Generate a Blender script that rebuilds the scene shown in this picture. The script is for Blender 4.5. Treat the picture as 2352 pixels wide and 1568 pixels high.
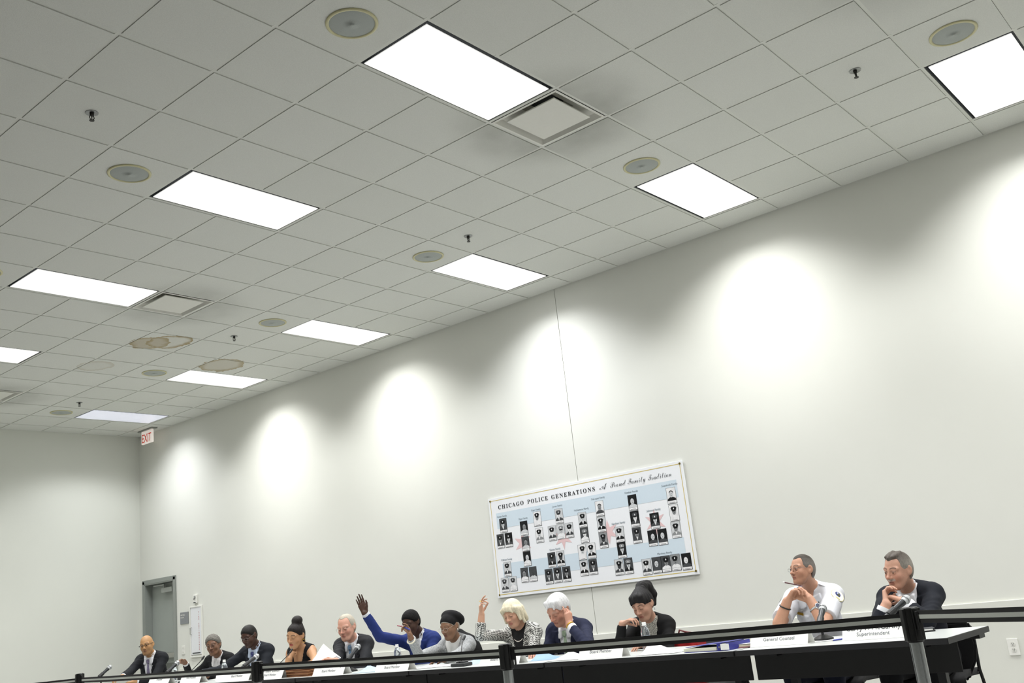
import bpy, bmesh, math, random
import numpy as np
from mathutils import Vector, Matrix
random.seed(7)
for o in list(bpy.data.objects): bpy.data.objects.remove(o)
SC = bpy.context.scene
COL = SC.collection
PI = math.pi
# ---------------------------------------------------------------- camera (solved from the ceiling grid)
CAM_R = [[0.643553145188518, -0.7578154987046555, -0.107494275386893],
         [0.1313683189973724, 0.24771804908926118, -0.959884437273162],
         [0.7540435757181039, 0.6036153063652375, 0.25897267778634375]]   # rows: right, down, forward
CAM_C = Vector((-7.962678, -3.315747, 1.151760))
F_PX = 2247.81
cam_d = bpy.data.cameras.new('camera'); cam = bpy.data.objects.new('camera', cam_d); COL.objects.link(cam)
cam_d.sensor_width = 36.0; cam_d.sensor_fit = 'HORIZONTAL'; cam_d.lens = F_PX/2352*36.0
cam_d.clip_start = 0.05; cam_d.clip_end = 100
r_, d_, f_ = [Vector(v) for v in CAM_R]
cam.matrix_world = Matrix(((r_.x, -d_.x, -f_.x, CAM_C.x), (r_.y, -d_.y, -f_.y, CAM_C.y), (r_.z, -d_.z, -f_.z, CAM_C.z), (0, 0, 0, 1)))
SC.camera = cam
# ---------------------------------------------------------------- world, exposure
W = bpy.data.worlds.new('world'); SC.world = W; W.use_nodes = True
W.node_tree.nodes['Background'].inputs[0].default_value = (0.5, 0.52, 0.5, 1)
W.node_tree.nodes['Background'].inputs[1].default_value = 0.05
SC.view_settings.view_transform = 'Standard'; SC.view_settings.look = 'None'
SC.view_settings.gamma = 1.0; SC.view_settings.use_curve_mapping = False
SC.view_settings.exposure = 0.0
LAMP_W = 93.0            # watts of each recessed troffer
LAMP_CORE, LAMP_WIDE = (12, 50), (52, 66)   # degrees from straight down: the strong core and the wide shoulder end here
LAMP_SHOULDER = 0.55     # strength of the wide shoulder
LAMP_TAIL = 0.03        # glow of the lens seen beyond the cut-off
LAMP_COL = (1.0, 1.0, 1.0)
LAMP_COL_COOL = (0.95, 0.96, 1.0)
LENS_E = 0.62
# ---------------------------------------------------------------- room constants
T = 0.6096               # ceiling module, 2 ft
HC = 4.45                # ceiling height
XW = 0.39                # long wall with the banner
YE = 11.362              # end wall
XL, YN = -14.2, -9.2     # walls behind the camera

# ================================================================ helpers
def srgb(h):
    if isinstance(h, str):
        h = h.lstrip('#'); c = [int(h[i:i+2], 16)/255 for i in (0, 2, 4)]
    else: c = h
    return tuple(((x/12.92) if x <= 0.04045 else ((x+0.055)/1.055)**2.4) for x in c)
MATS = {}
def mat(name, col, rough=0.6, metal=0.0, var=0.08, scale=40.0, bump=0.0, spec=0.5, bscale=None, emit=None, trans=0.0, sheen=0.0):
    """procedural principled material: base colour with fine noise variation and optional bump"""
    if name in MATS: return MATS[name]
    m = bpy.data.materials.new(name); m.use_nodes = True; MATS[name] = m
    nt = m.node_tree; b = nt.nodes['Principled BSDF']
    c = srgb(col)
    tc = nt.nodes.new('ShaderNodeTexCoord')
    nz = nt.nodes.new('ShaderNodeTexNoise'); nz.inputs['Scale'].default_value = scale; nz.inputs['Detail'].default_value = 3
    nt.links.new(tc.outputs['Object'], nz.inputs['Vector'])
    rp = nt.nodes.new('ShaderNodeMix'); rp.data_type = 'RGBA'
    rp.inputs[6].default_value = (*[x*(1-var) for x in c], 1); rp.inputs[7].default_value = (*[min(1, x*(1+var)) for x in c], 1)
    nt.links.new(nz.outputs[0], rp.inputs[0]); nt.links.new(rp.outputs[2], b.inputs['Base Color'])
    b.inputs['Roughness'].default_value = rough; b.inputs['Metallic'].default_value = metal
    b.inputs['Specular IOR Level'].default_value = spec
    if sheen: b.inputs['Sheen Weight'].default_value = sheen
    if trans: b.inputs['Transmission Weight'].default_value = trans; b.inputs['IOR'].default_value = 1.33
    if bump:
        bn = nt.nodes.new('ShaderNodeTexNoise'); bn.inputs['Scale'].default_value = bscale or scale*3; bn.inputs['Detail'].default_value = 2
        nt.links.new(tc.outputs['Object'], bn.inputs['Vector'])
        bp = nt.nodes.new('ShaderNodeBump'); bp.inputs['Strength'].default_value = bump; bp.inputs['Distance'].default_value = 0.004
        nt.links.new(bn.outputs[0], bp.inputs['Height']); nt.links.new(bp.outputs[0], b.inputs['Normal'])
    if emit:
        b.inputs['Emission Color'].default_value = (*srgb(emit[0]), 1); b.inputs['Emission Strength'].default_value = emit[1]
    return m
def tag(o, label=None, cat=None, group=None, kind=None):
    if label: o['label'] = label
    if cat: o['category'] = cat
    if group: o['group'] = group
    if kind: o['kind'] = kind
    return o
def empty(name, loc, label=None, cat=None, group=None, rz=0.0, kind=None):
    o = bpy.data.objects.new(name, None); COL.objects.link(o); o.location = loc; o.rotation_euler = (0, 0, rz)
    o.empty_display_size = 0.05
    return tag(o, label, cat, group, kind)
def link_mesh(name, me, mats, parent=None, smooth=False):
    if not isinstance(mats, (list, tuple)): mats = [mats]
    for m in mats: me.materials.append(m)
    if smooth:
        me.polygons.foreach_set('use_smooth', np.ones(len(me.polygons), dtype=bool))
    o = bpy.data.objects.new(name, me); COL.objects.link(o)
    if parent: o.parent = parent
    return o
def raw(name, verts, faces, mats, parent=None, smooth=False, midx=None):
    me = bpy.data.meshes.new(name); me.from_pydata([tuple(v) for v in verts], [], [tuple(f) for f in faces]); me.update()
    if midx is not None: me.polygons.foreach_set('material_index', np.array(midx, dtype=np.int32))
    return link_mesh(name, me, mats, parent, smooth)
class MB:
    """collects shapes into one bmesh"""
    def __init__(s): s.bm = bmesh.new(); s.mi = 0
    def _new(s, r):
        for f in {f for v in r for f in v.link_faces}: f.material_index = s.mi
        return r
    def box(s, c, size, rot=None, bev=0.0):
        r = bmesh.ops.create_cube(s.bm, size=1.0)['verts']
        M = Matrix.Translation(c) @ (rot.to_4x4() if rot else Matrix.Identity(4)) @ Matrix.Diagonal((*size, 1))
        bmesh.ops.transform(s.bm, matrix=M, verts=r); s._new(r)
        if bev:
            es = list({e for v in r for e in v.link_edges})
            g = bmesh.ops.bevel(s.bm, geom=es, offset=bev, segments=2, affect='EDGES', profile=0.5)
            for f in g['faces']: f.material_index = s.mi
        return s
    def cone(s, p0, p1, r0, r1, seg=16, cap=True):
        p0, p1 = Vector(p0), Vector(p1); d = p1-p0
        q = Vector((0, 0, 1)).rotation_difference(d.normalized()).to_matrix().to_4x4()
        r = bmesh.ops.create_cone(s.bm, cap_ends=cap, segments=seg, radius1=r0, radius2=r1, depth=d.length)['verts']
        bmesh.ops.transform(s.bm, matrix=Matrix.Translation((p0+p1)/2) @ q, verts=r); s._new(r); return s
    def sphere(s, c, rad, u=16, v=10, rot=None):
        r = bmesh.ops.create_uvsphere(s.bm, u_segments=u, v_segments=v, radius=1.0)['verts']
        sc = rad if isinstance(rad, (tuple, list)) else (rad,)*3
        M = Matrix.Translation(c) @ (rot.to_4x4() if rot else Matrix.Identity(4)) @ Matrix.Diagonal((*sc, 1))
        bmesh.ops.transform(s.bm, matrix=M, verts=r); s._new(r); return s
    def tube(s, pts, r, seg=8, closed=False):
        pts = [Vector(p) for p in pts]; n = len(pts); rings = []
        rr = r if isinstance(r, (list, tuple)) else [r]*n
        up = None
        for i, p in enumerate(pts):
            a = pts[i-1] if (i > 0 or closed) else p; b = pts[(i+1) % n] if (i < n-1 or closed) else p
            t = (b-a).normalized()
            if up is None: up = t.orthogonal().normalized()
            up = (up - t*up.dot(t)).normalized(); w = t.cross(up)
            rings.append([s.bm.verts.new(p + (up*math.cos(2*PI*k/seg) + w*math.sin(2*PI*k/seg))*rr[i]) for k in range(seg)])
        m = n if closed else n-1
        for i in range(m):
            A, B = rings[i], rings[(i+1) % n]
            for k in range(seg):
                f = s.bm.faces.new((A[k], A[(k+1) % seg], B[(k+1) % seg], B[k])); f.material_index = s.mi
        if not closed:
            for q in (rings[0][::-1], rings[-1]): f = s.bm.faces.new(q); f.material_index = s.mi
        return s
    def lathe(s, prof, seg=24, c=(0, 0, 0)):
        """prof: (radius, z) list turned round z"""
        c = Vector(c); rings = []
        for (r, z) in prof:
            if r < 1e-6: rings.append([s.bm.verts.new(c+Vector((0, 0, z)))])
            else: rings.append([s.bm.verts.new(c+Vector((r*math.cos(2*PI*k/seg), r*math.sin(2*PI*k/seg), z))) for k in range(seg)])
        for A, B in zip(rings, rings[1:]):
            for k in range(seg):
                k2 = (k+1) % seg
                if len(A) == 1 and len(B) == 1: continue
                if len(A) == 1: q = (A[0], B[k2], B[k])
                elif len(B) == 1: q = (A[k], A[k2], B[0])
                else: q = (A[k], A[k2], B[k2], B[k])
                f = s.bm.faces.new(q); f.material_index = s.mi
        return s
    def poly(s, pts, thick=None, n=None):
        """flat polygon, extruded along n by thick when given"""
        vs = [s.bm.verts.new(p) for p in pts]; f = s.bm.faces.new(vs); f.material_index = s.mi
        if thick:
            g = bmesh.ops.extrude_face_region(s.bm, geom=[f])
            v2 = [e for e in g['geom'] if isinstance(e, bmesh.types.BMVert)]
            bmesh.ops.translate(s.bm, vec=Vector(n)*thick, verts=v2)
            for q in {q for v in v2 for q in v.link_faces}: q.material_index = s.mi
        return s
    def m(s, i): s.mi = i; return s
    def mesh(s, name):
        bmesh.ops.recalc_face_normals(s.bm, faces=s.bm.faces[:])
        me = bpy.data.meshes.new(name); s.bm.to_mesh(me); s.bm.free(); return me
    def build(s, name, mats, parent=None, smooth=False):
        return link_mesh(name, s.mesh(name), mats, parent, smooth)
def auto_smooth(o, ang=40):
    me = o.data; me.polygons.foreach_set('use_smooth', np.ones(len(me.polygons), dtype=bool))
    try: me.set_sharp_from_angle(angle=math.radians(ang))
    except Exception: pass
    return o
def text_mesh(name, body, size, material, parent=None, matrix=None, extrude=0.0004, align='CENTER', sx=1.0, spacing=1.0, shear=0.0, offset=0.0):
    cu = bpy.data.curves.new(name, 'FONT'); cu.body = body; cu.size = size; cu.align_x = align; cu.extrude = extrude
    cu.space_character = spacing; cu.shear = shear; cu.resolution_u = 3; cu.offset = offset
    to = bpy.data.objects.new(name+'_tmp', cu); COL.objects.link(to)
    dg = bpy.context.evaluated_depsgraph_get(); me = bpy.data.meshes.new_from_object(to.evaluated_get(dg))
    bpy.data.objects.remove(to); me.name = name
    me.materials.clear()
    if sx != 1.0: me.transform(Matrix.Diagonal((sx, 1, 1, 1)))
    if matrix is not None: me.transform(matrix)
    return link_mesh(name, me, material, parent)
def frame(o, x, y, z=None):
    """matrix with columns x (text direction), y (text up) and origin o"""
    x, y = Vector(x).normalized(), Vector(y).normalized(); z = x.cross(y)
    return Matrix(((x.x, y.x, z.x, o[0]), (x.y, y.y, z.y, o[1]), (x.z, y.z, z.z, o[2]), (0, 0, 0, 1)))
def project(p):
    d = Vector(p)-CAM_C; x, y, z = d.dot(r_), d.dot(d_), d.dot(f_)
    return (1176+F_PX*x/z, 784+F_PX*y/z, z) if z > 0.1 else (1e6, 1e6, z)

# ================================================================ shared materials
M_WALL = mat('wall_paint', '#dfe0d8', 0.75, var=0.015, scale=3, bump=0.05, bscale=250, spec=0.25)
M_WALL_END = mat('wall_paint_end', '#d9dbd2', 0.75, var=0.015, scale=3, bump=0.05, bscale=250, spec=0.25)
M_TRIM = mat('wainscot_paint', '#dcddd4', 0.5, var=0.01, scale=5)
M_CARPET = mat('carpet', '#a9a8a6', 0.95, var=0.2, scale=120, bump=0.4)
M_GRID = mat('ceiling_grid_enamel', '#d5d7cf', 0.5, var=0.02)
M_FRAME = mat('door_frame_grey', '#8f948e', 0.5, var=0.03)
M_DOOR = mat('door_grey', '#9aa09a', 0.55, var=0.04, scale=8)
M_STEEL = mat('brushed_steel', '#b3b3ae', 0.35, 0.9, var=0.1, scale=90)
M_BLACK = mat('black_plastic', '#121313', 0.45, var=0.15)
M_DARK = mat('dark_gap', '#2b2f31', 0.7)
M_WHITEP = mat('white_plastic', '#e9e9e2', 0.4, var=0.02)
M_PAPER = mat('paper_white', '#f0f0ec', 0.8, var=0.02)
# ================================================================ the room shell
def struct(o, label=None): return tag(o, label, None, None, 'structure')
struct(MB().box(((XL+XW)/2, (YN+YE)/2, -0.05), (XW-XL+0.6, YE-YN+0.6, 0.1)).build('floor', M_CARPET))
# long wall with a door opening and one vertical control joint
DY0, DY1, DH = 10.36, 11.24, 2.115        # opening
w = MB(); t = 0.3; xc = XW+t/2
JY = 2.700
w.box((xc, (YN-0.3+JY-0.003)/2, HC/2+0.1), (t, JY-0.003-YN+0.3, HC+0.2))
w.box((xc, (JY+0.003+DY0)/2, HC/2+0.1), (t, DY0-JY-0.003, HC+0.2))
w.box((xc, (DY0+DY1)/2, (DH+HC+0.2)/2), (t, DY1-DY0, HC+0.2-DH))
w.box((xc, (DY1+YE)/2, HC/2+0.1), (t, YE-DY1, HC+0.2))
wall_right = struct(w.build('wall_right', M_WALL))
jt = MB().box((XW+0.012, JY, HC/2), (0.006, 0.012, HC)).build('control_joint', mat('joint_filler', '#6c6e67', 0.9), wall_right)
struct(MB().box(((XL+XW)/2, YE+0.15, HC/2+0.1), (XW-XL+0.6, 0.3, HC+0.2)).build('wall_far', M_WALL_END))
struct(MB().box((XL-0.15, (YN+YE)/2, HC/2+0.1), (0.3, YE-YN, HC+0.2)).build('wall_left', M_WALL_END))
struct(MB().box(((XL+XW)/2, YN-0.15, HC/2+0.1), (XW-XL+0.6, 0.3, HC+0.2)).build('wall_near', M_WALL_END))
# furred-out lower wall with a ledge
struct(MB().box((XW-0.011, (YN+DY0-0.07)/2, 0.3925), (0.022, DY0-0.07-YN, 0.785), bev=0.003).build('trim_1', M_TRIM))
struct(MB().box((XW-0.028, (YN+DY0-0.07)/2, 0.06), (0.012, DY0-0.07-YN, 0.12)).build('baseboard_right', mat('rubber_base', '#4a4b48', 0.6)))
struct(MB().box(((XL+XW)/2, YE-0.006, 0.06), (XW-XL, 0.012, 0.12)).build('baseboard_far', MATS['rubber_base']))

# ---------------------------------------------------------------- door in the long wall
door = struct(empty('door_1', (XW, (DY0+DY1)/2, 0)))
yc, dw = 0.0, DY1-DY0
fr = MB()
for s in (-1, 1): fr.box((0.055, s*(dw/2-0.024), DH/2), (0.15, 0.048, DH), bev=0.002)
fr.box((0.055, 0, DH-0.025), (0.15, dw, 0.05), bev=0.002)
for s in (-1, 1): fr.box((-0.012, s*(dw/2-0.004), DH/2), (0.024, 0.06, DH+0.02), bev=0.002)
fr.box((-0.012, 0, DH-0.004), (0.024, dw+0.05, 0.06), bev=0.002)
fr.build('door_frame', M_FRAME, door)
MB().box((0.125, 0, 1.03), (0.045, dw-0.1, 2.06)).build('door_leaf', M_DOOR, door)
pb = MB().box((0.068, -0.03, 0.99), (0.06, dw-0.24, 0.075), bev=0.008).box((0.085, 0.0, 0.99), (0.035, dw-0.12, 0.05), bev=0.004).build('panic_bar', M_STEEL, door)
MB().box((0.1, 0, 0.45), (0.004, dw-0.14, 0.86)).build('kick_plate', mat('kick_plate_steel', '#787c78', 0.4, 0.6), door)
cl = MB().box((0.07, -0.12, 1.955), (0.06, 0.3, 0.075), bev=0.006).box((0.04, 0.08, 2.035), (0.03, 0.3, 0.014)).cone((0.06, -0.02, 1.99), (0.06, -0.02, 2.045), 0.014, 0.014).build('door_closer', mat('closer_grey', '#a4a8a3', 0.4, 0.3), door)

# ---------------------------------------------------------------- ceiling
LIGHTS = []
for ci, j0 in enumerate((-2, -7)):
    for k in range(-2, 5): LIGHTS.append((ci, k, j0, 4*k))
light_cells = {(j0+a, i0) for (_, _, j0, i0) in LIGHTS for a in (0, 1)}
DIFFS = [(-5, 0), (-5, 8), (-5, 15), (-5, -8)]
diff_cells = set(DIFFS)
JMIN, IMIN, IMAX = -23, -15, 18
ceil = struct(MB().box(((XL+XW)/2, (YN+YE)/2, HC+0.26), (XW-XL+0.6, YE-YN+0.6, 0.08)).build('ceiling', mat('plenum_deck', '#8a8a86', 0.9)))

def tile_material():
    m = bpy.data.materials.new('ceiling_tile_fibre'); m.use_nodes = True; nt = m.node_tree; N = nt.nodes; L = nt.links
    b = N['Principled BSDF']; b.inputs['Roughness'].default_value = 0.92; b.inputs['Specular IOR Level'].default_value = 0.15
    geo = N.new('ShaderNodeNewGeometry')
    def noise(scale, detail=2):
        n = N.new('ShaderNodeTexNoise'); n.inputs['Scale'].default_value = scale; n.inputs['Detail'].default_value = detail
        L.new(geo.outputs['Position'], n.inputs['Vector']); return n.outputs[0]
    def math_(op, a, b2=None, c=None, clamp=False):
        n = N.new('ShaderNodeMath'); n.operation = op; n.use_clamp = clamp
        for k, v in enumerate((a, b2, c)):
            if v is None: continue
            if isinstance(v, (int, float)): n.inputs[k].default_value = v
            else: L.new(v, n.inputs[k])
        return n.outputs[0]
    def mixc(fac, a, b2):
        n = N.new('ShaderNodeMix'); n.data_type = 'RGBA'
        if isinstance(fac, (int, float)): n.inputs[0].default_value = fac
        else: L.new(fac, n.inputs[0])
        for k, v in ((6, a), (7, b2)):
            if isinstance(v, tuple): n.inputs[k].default_value = (*v, 1)
            else: L.new(v, n.inputs[k])
        return n.outputs[2]
    sep = N.new('ShaderNodeSeparateXYZ'); L.new(geo.outputs['Position'], sep.inputs[0])
    X, Y = sep.outputs[0], sep.outputs[1]
    oi = N.new('ShaderNodeObjectInfo')
    base = mixc(noise(160, 3), srgb('#cbcdc6'), srgb('#e4e6e0'))
    base = mixc(math_('MULTIPLY', oi.outputs['Random'], 0.10), base, srgb('#b9bcb2'))
    wob = math_('MULTIPLY', math_('SUBTRACT', noise(5, 3), 0.5), 0.75)
    wob2 = math_('MULTIPLY', math_('SUBTRACT', noise(28, 2), 0.5), 0.22)
    def blob(cx, cy, rx, ry, lo, hi):
        """distance field of one irregular leak: ring strong at the rim, faint inside"""
        dx = math_('DIVIDE', math_('SUBTRACT', X, cx*T), rx*T); dy = math_('DIVIDE', math_('SUBTRACT', Y, cy*T), ry*T)
        d = math_('SQRT', math_('ADD', math_('MULTIPLY', dx, dx), math_('MULTIPLY', dy, dy)))
        d = math_('ADD', math_('ADD', d, wob), wob2)
        inside = math_('LESS_THAN', d, 1.0)
        rim = N.new('ShaderNodeMapRange'); rim.interpolation_type = 'SMOOTHSTEP'
        L.new(d, rim.inputs[0]); rim.inputs[1].default_value = 0.62; rim.inputs[2].default_value = 0.98
        rim.inputs[3].default_value = lo; rim.inputs[4].default_value = hi
        return math_('MULTIPLY', inside, rim.outputs[0])
    stain = None
    for args in ((-3.68, 10.64, 0.34, 0.40, 0.50, 0.80), (-3.40, 10.42, 0.38, 0.44, 0.12, 0.85), (-1.62, 11.42, 0.44, 0.50, 0.32, 0.75), (-3.76, 12.5, 0.32, 0.40, 0.08, 0.30)):
        s = blob(*args); stain = s if stain is None else math_('MAXIMUM', stain, s)
    base = mixc(stain, base, srgb('#9c8a5e'))
    soot_and_dark = None
    for (j, i), amt in (((-4.45, 0.5), 0.5), ((-4.45, 8.5), 0.34), ((-4.45, 15.5), 0.4), ((-4.5, -3.6), 0.25)):  # sooty tiles round the diffusers; the last, weak spot only darkens tiles
        dx = math_('SUBTRACT', X, j*T); dy = math_('SUBTRACT', Y, i*T)
        d = math_('SQRT', math_('ADD', math_('MULTIPLY', dx, dx), math_('MULTIPLY', dy, dy)))
        mr = N.new('ShaderNodeMapRange'); mr.interpolation_type = 'SMOOTHSTEP'; L.new(d, mr.inputs[0])
        mr.inputs[1].default_value = 0.33; mr.inputs[2].default_value = 0.85; mr.inputs[3].default_value = amt; mr.inputs[4].default_value = 0
        s = math_('MULTIPLY', mr.outputs[0], math_('ADD', noise(4, 2), 0.3), clamp=True)
        soot_and_dark = s if soot_and_dark is None else math_('MAXIMUM', soot_and_dark, s)
    base = mixc(soot_and_dark, base, srgb('#77796f'))
    L.new(base, b.inputs['Base Color'])
    bp = N.new('ShaderNodeBump'); bp.inputs['Strength'].default_value = 0.25; bp.inputs['Distance'].default_value = 0.003
    L.new(noise(220, 2), bp.inputs['Height']); L.new(bp.outputs[0], b.inputs['Normal'])
    return m
M_TILE = tile_material()
TB = -0.005            # tile face hangs this far below the grid flange
def tile_mesh(name, w, h):
    b = MB(); g = 0.0135
    b.box((w/2, h/2, TB+0.006), (w-2*g, h-2*g, 0.012)); me = b.mesh(name); return me
tm_full = tile_mesh('ceiling_tile', T, T); tm_full.materials.append(M_TILE)
part_w = XW-0.0
tm_side = tile_mesh('ceiling_tile_cut', XW, T); tm_side.materials.append(M_TILE)
tm_end = tile_mesh('ceiling_tile_cut', T, YE-18*T); tm_end.materials.append(M_TILE)
tm_corner = tile_mesh('ceiling_tile_cut', XW, YE-18*T); tm_corner.materials.append(M_TILE)
rest = MB()
for j in range(JMIN, 1):
    for i in range(IMIN, IMAX+1):
        if (j, i) in light_cells or (j, i) in diff_cells: continue
        me = tm_corner if (j == 0 and i == 18) else tm_side if j == 0 else tm_end if i == 18 else tm_full
        vis = False
        for a in (0, .5, 1):
            for c in (0, .5, 1):
                u, v, z = project(((j+a)*T, (i+c)*T, HC))
                if z > 0.3 and -20 < u < 2372 and -20 < v < 1588: vis = True
        if vis:
            o = bpy.data.objects.new('ceiling_tile', me); COL.objects.link(o); o.location = (j*T, i*T, HC); o.parent = ceil
        else:
            ww = XW if j == 0 else T; hh = YE-18*T if i == 18 else T
            rest.box(((j*T)+ww/2, i*T+hh/2, HC+TB+0.006), (ww-0.027, hh-0.027, 0.012))
rt = rest.build('ceiling_tile_field', M_TILE, ceil); rt['kind'] = 'stuff'
# grid: main runners along the room, cross tees across
for j in range(JMIN, 1):
    cuts = sorted(i0 for (_, _, j0, i0) in LIGHTS if j0+1 == j); y0 = YN       # a runner stops at the fixtures it would cross
    for i0 in cuts+[None]:
        y1 = YE if i0 is None else i0*T+0.012
        MB().box((j*T, (y0+y1)/2, HC+0.004), (0.024, y1-y0, 0.008)).build('grid_runner', M_GRID, ceil)
        if i0 is not None: y0 = (i0+1)*T-0.012
for i in range(IMIN, IMAX+1):
    MB().box(((XL+XW)/2, i*T, HC+0.0040), (XW-XL, 0.024, 0.0058)).build('grid_cross_tee', M_GRID, ceil)
MB().box((XW-0.009, (YN+YE)/2, HC+0.002), (0.018, YE-YN, 0.006)).box(((XL+XW)/2, YE-0.009, HC+0.002), (XW-XL, 0.018, 0.006)).build('wall_angle', M_GRID, ceil)

# ---------------------------------------------------------------- recessed lights
def lens_material(name, col, e, pattern=0.0):
    m = bpy.data.materials.new(name); m.use_nodes = True; nt = m.node_tree; N = nt.nodes
    b = N['Principled BSDF']; b.inputs['Base Color'].default_value = (*col, 1); b.inputs['Roughness'].default_value = 0.35
    tc = N.new('ShaderNodeTexCoord'); n = N.new('ShaderNodeTexNoise'); n.inputs['Scale'].default_value = 7; n.inputs['Detail'].default_value = 4
    nt.links.new(tc.outputs['Object'], n.inputs['Vector'])
    mr = N.new('ShaderNodeMapRange'); nt.links.new(n.outputs[0], mr.inputs[0])
    mr.inputs[1].default_value = 0.3; mr.inputs[2].default_value = 0.7
    mr.inputs[3].default_value = e*(1-pattern); mr.inputs[4].default_value = e*(1+pattern)
    b.inputs['Emission Color'].default_value = (*col, 1); nt.links.new(mr.outputs[0], b.inputs['Emission Strength'])
    return m
M_LENS = lens_material('lit_lens', (1, 1, 0.98), LENS_E)
M_LENS_COOL = lens_material('lit_lens_cool', (0.86, 0.88, 1.0), 0.36, 0.2)
lw, lh = 2*T, T
LAMPS = {}
def troffer_lamp(kind):
    """area lamp with the candela curve of a louvred troffer: even inside the cut-off angle, a faint tail outside"""
    if kind in LAMPS: return LAMPS[kind]
    ld = bpy.data.lights.new('troffer_lamp', 'AREA'); ld.shape = 'RECTANGLE'; ld.size = lw-0.08; ld.size_y = lh-0.08
    ld.energy = LAMP_W*(0.7 if kind == 'dim' else 1.0); ld.color = LAMP_COL if kind == 'warm' else LAMP_COL_COOL
    ld.use_nodes = True; nt = ld.node_tree; N = nt.nodes
    em = next(n for n in N if n.type == 'EMISSION')
    g = N.new('ShaderNodeNewGeometry'); dt = N.new('ShaderNodeVectorMath'); dt.operation = 'DOT_PRODUCT'
    nt.links.new(g.outputs['Incoming'], dt.inputs[0]); nt.links.new(g.outputs['Normal'], dt.inputs[1])
    ab = N.new('ShaderNodeMath'); ab.operation = 'ABSOLUTE'; nt.links.new(dt.outputs['Value'], ab.inputs[0])
    tot = None
    for (full, cut), lo_, hi_ in ((LAMP_CORE, 0.0, 1-LAMP_SHOULDER), (LAMP_WIDE, LAMP_TAIL, LAMP_SHOULDER)):
        mr = N.new('ShaderNodeMapRange'); mr.interpolation_type = 'SMOOTHSTEP'; nt.links.new(ab.outputs[0], mr.inputs[0])
        mr.inputs[1].default_value = math.cos(math.radians(cut)); mr.inputs[2].default_value = math.cos(math.radians(full))
        mr.inputs[3].default_value = lo_; mr.inputs[4].default_value = hi_
        if tot is None: tot = mr.outputs[0]
        else:
            ad = N.new('ShaderNodeMath'); nt.links.new(tot, ad.inputs[0]); nt.links.new(mr.outputs[0], ad.inputs[1]); tot = ad.outputs[0]
    nt.links.new(tot, em.inputs['Strength'])
    LAMPS[kind] = ld; return ld
hb = MB()
hb.box((0, 0, 0.075), (lw-0.03, lh-0.03, 0.01))
for s in (-1, 1):
    hb.box((s*(lw/2-0.0175), 0, 0.04), (0.006, lh-0.03, 0.07)); hb.box((0, s*(lh/2-0.0175), 0.04), (lw-0.03, 0.006, 0.07))
hm = hb.mesh('light_housing'); hm.materials.append(M_DARK)
lm = MB().box((0, 0, 0.0), (lw-0.068, lh-0.066, 0.006)).mesh('lens'); lm.materials.append(M_LENS)
lmc = lm.copy(); lmc.materials.clear(); lmc.materials.append(M_LENS_COOL)
LLAB = {(0, -1): 'bright ceiling light panel cut off by the right edge of the picture', (0, 0): 'bright ceiling light by the wall, right of the big air diffuser',
        (0, 1): 'bright ceiling light by the wall, straight above the wall joint', (0, 2): 'bright ceiling light by the wall, second one left of the wall joint',
        (0, 3): 'bright ceiling light by the wall next to a brown stained tile', (0, 4): 'dim bluish ceiling light nearest the exit sign',
        (1, 0): 'largest and nearest bright ceiling light, beside the big square air diffuser', (1, 1): 'bright ceiling light of the left row, second nearest to the camera',
        (1, 2): 'bright ceiling light of the left row beside the farther square diffuser', (1, 3): 'bright ceiling light cut off by the left edge of the picture', (1, 4): 'recessed ceiling light of the left row beyond the left edge, near the end wall'}
for (ci, k, j0, i0) in LIGHTS:
    cool = (ci, k) in ((0, 1), (0, 4))
    L = empty('ceiling_light', ((j0+1)*T, (i0+0.5)*T, HC), LLAB.get((ci, k), ('recessed ceiling light of the %s row, bay %s behind the camera' % ('wall' if ci == 0 else 'left', ('nearest', 'next')[k == -2]))), 'ceiling light', 'recessed ceiling lights')
    h = bpy.data.objects.new('light_housing', hm); COL.objects.link(h); h.parent = L
    dim = (ci, k) == (0, 4)
    l = bpy.data.objects.new('lens', lmc if dim else lm); COL.objects.link(l); l.parent = L
    l.location = (random.uniform(-.006, .006), {(0, 0): -.007, (1, 0): .006, (0, -1): -.005}.get((ci, k), random.uniform(-.003, .003)), 0)
    ld = troffer_lamp(('dim' if dim else 'cool' if cool else 'warm'))
    lo = bpy.data.objects.new('troffer_lamp', ld); COL.objects.link(lo); lo.parent = L; lo.location = (0, 0, -0.006)

# ---------------------------------------------------------------- air diffusers, speakers, sprinklers
M_DIFF = mat('diffuser_enamel', '#d9d9d0', 0.5, var=0.03)
DLAB = {(-5, 0): 'large square air diffuser at the end of the nearest ceiling light', (-5, 8): 'square air diffuser beside the left row light in the middle distance', (-5, 15): 'far square air diffuser half cut by the left edge', (-5, -8): 'square air diffuser out of view'}
for (j, i) in DIFFS:
    D = empty('air_diffuser', ((j+.5)*T, (i+.5)*T, HC), DLAB[(j, i)], 'air vent', 'square ceiling diffusers')
    b = MB(); a = T/2-0.014
    # flange then coved throat rising into the plenum
    prof = [(a, -0.004), (a-0.018, -0.006), (a-0.024, 0.006), (a-0.038, 0.035), (a-0.10, 0.075), (0.135, 0.095), (0.125, 0.16)]
    rings = []
    for (h_, z) in prof: rings.append([b.bm.verts.new((sx*h_, sy*h_, z)) for sx, sy in ((-1, -1), (1, -1), (1, 1), (-1, 1))])
    for A, B in zip(rings, rings[1:]):
        for q in range(4): b.bm.faces.new((A[q], A[(q+1) % 4], B[(q+1) % 4], B[q]))
    b.build('diffuser_cone', M_DIFF, D)
    MB().box((0, 0, 0.162), (0.25, 0.25, 0.006)).build('duct_neck', M_DARK, D)
    MB().box((0, 0, 0.0), (2*a-0.155, 2*a-0.155, 0.010), bev=0.003).build('diffuser_plate', M_DIFF, D)
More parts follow.
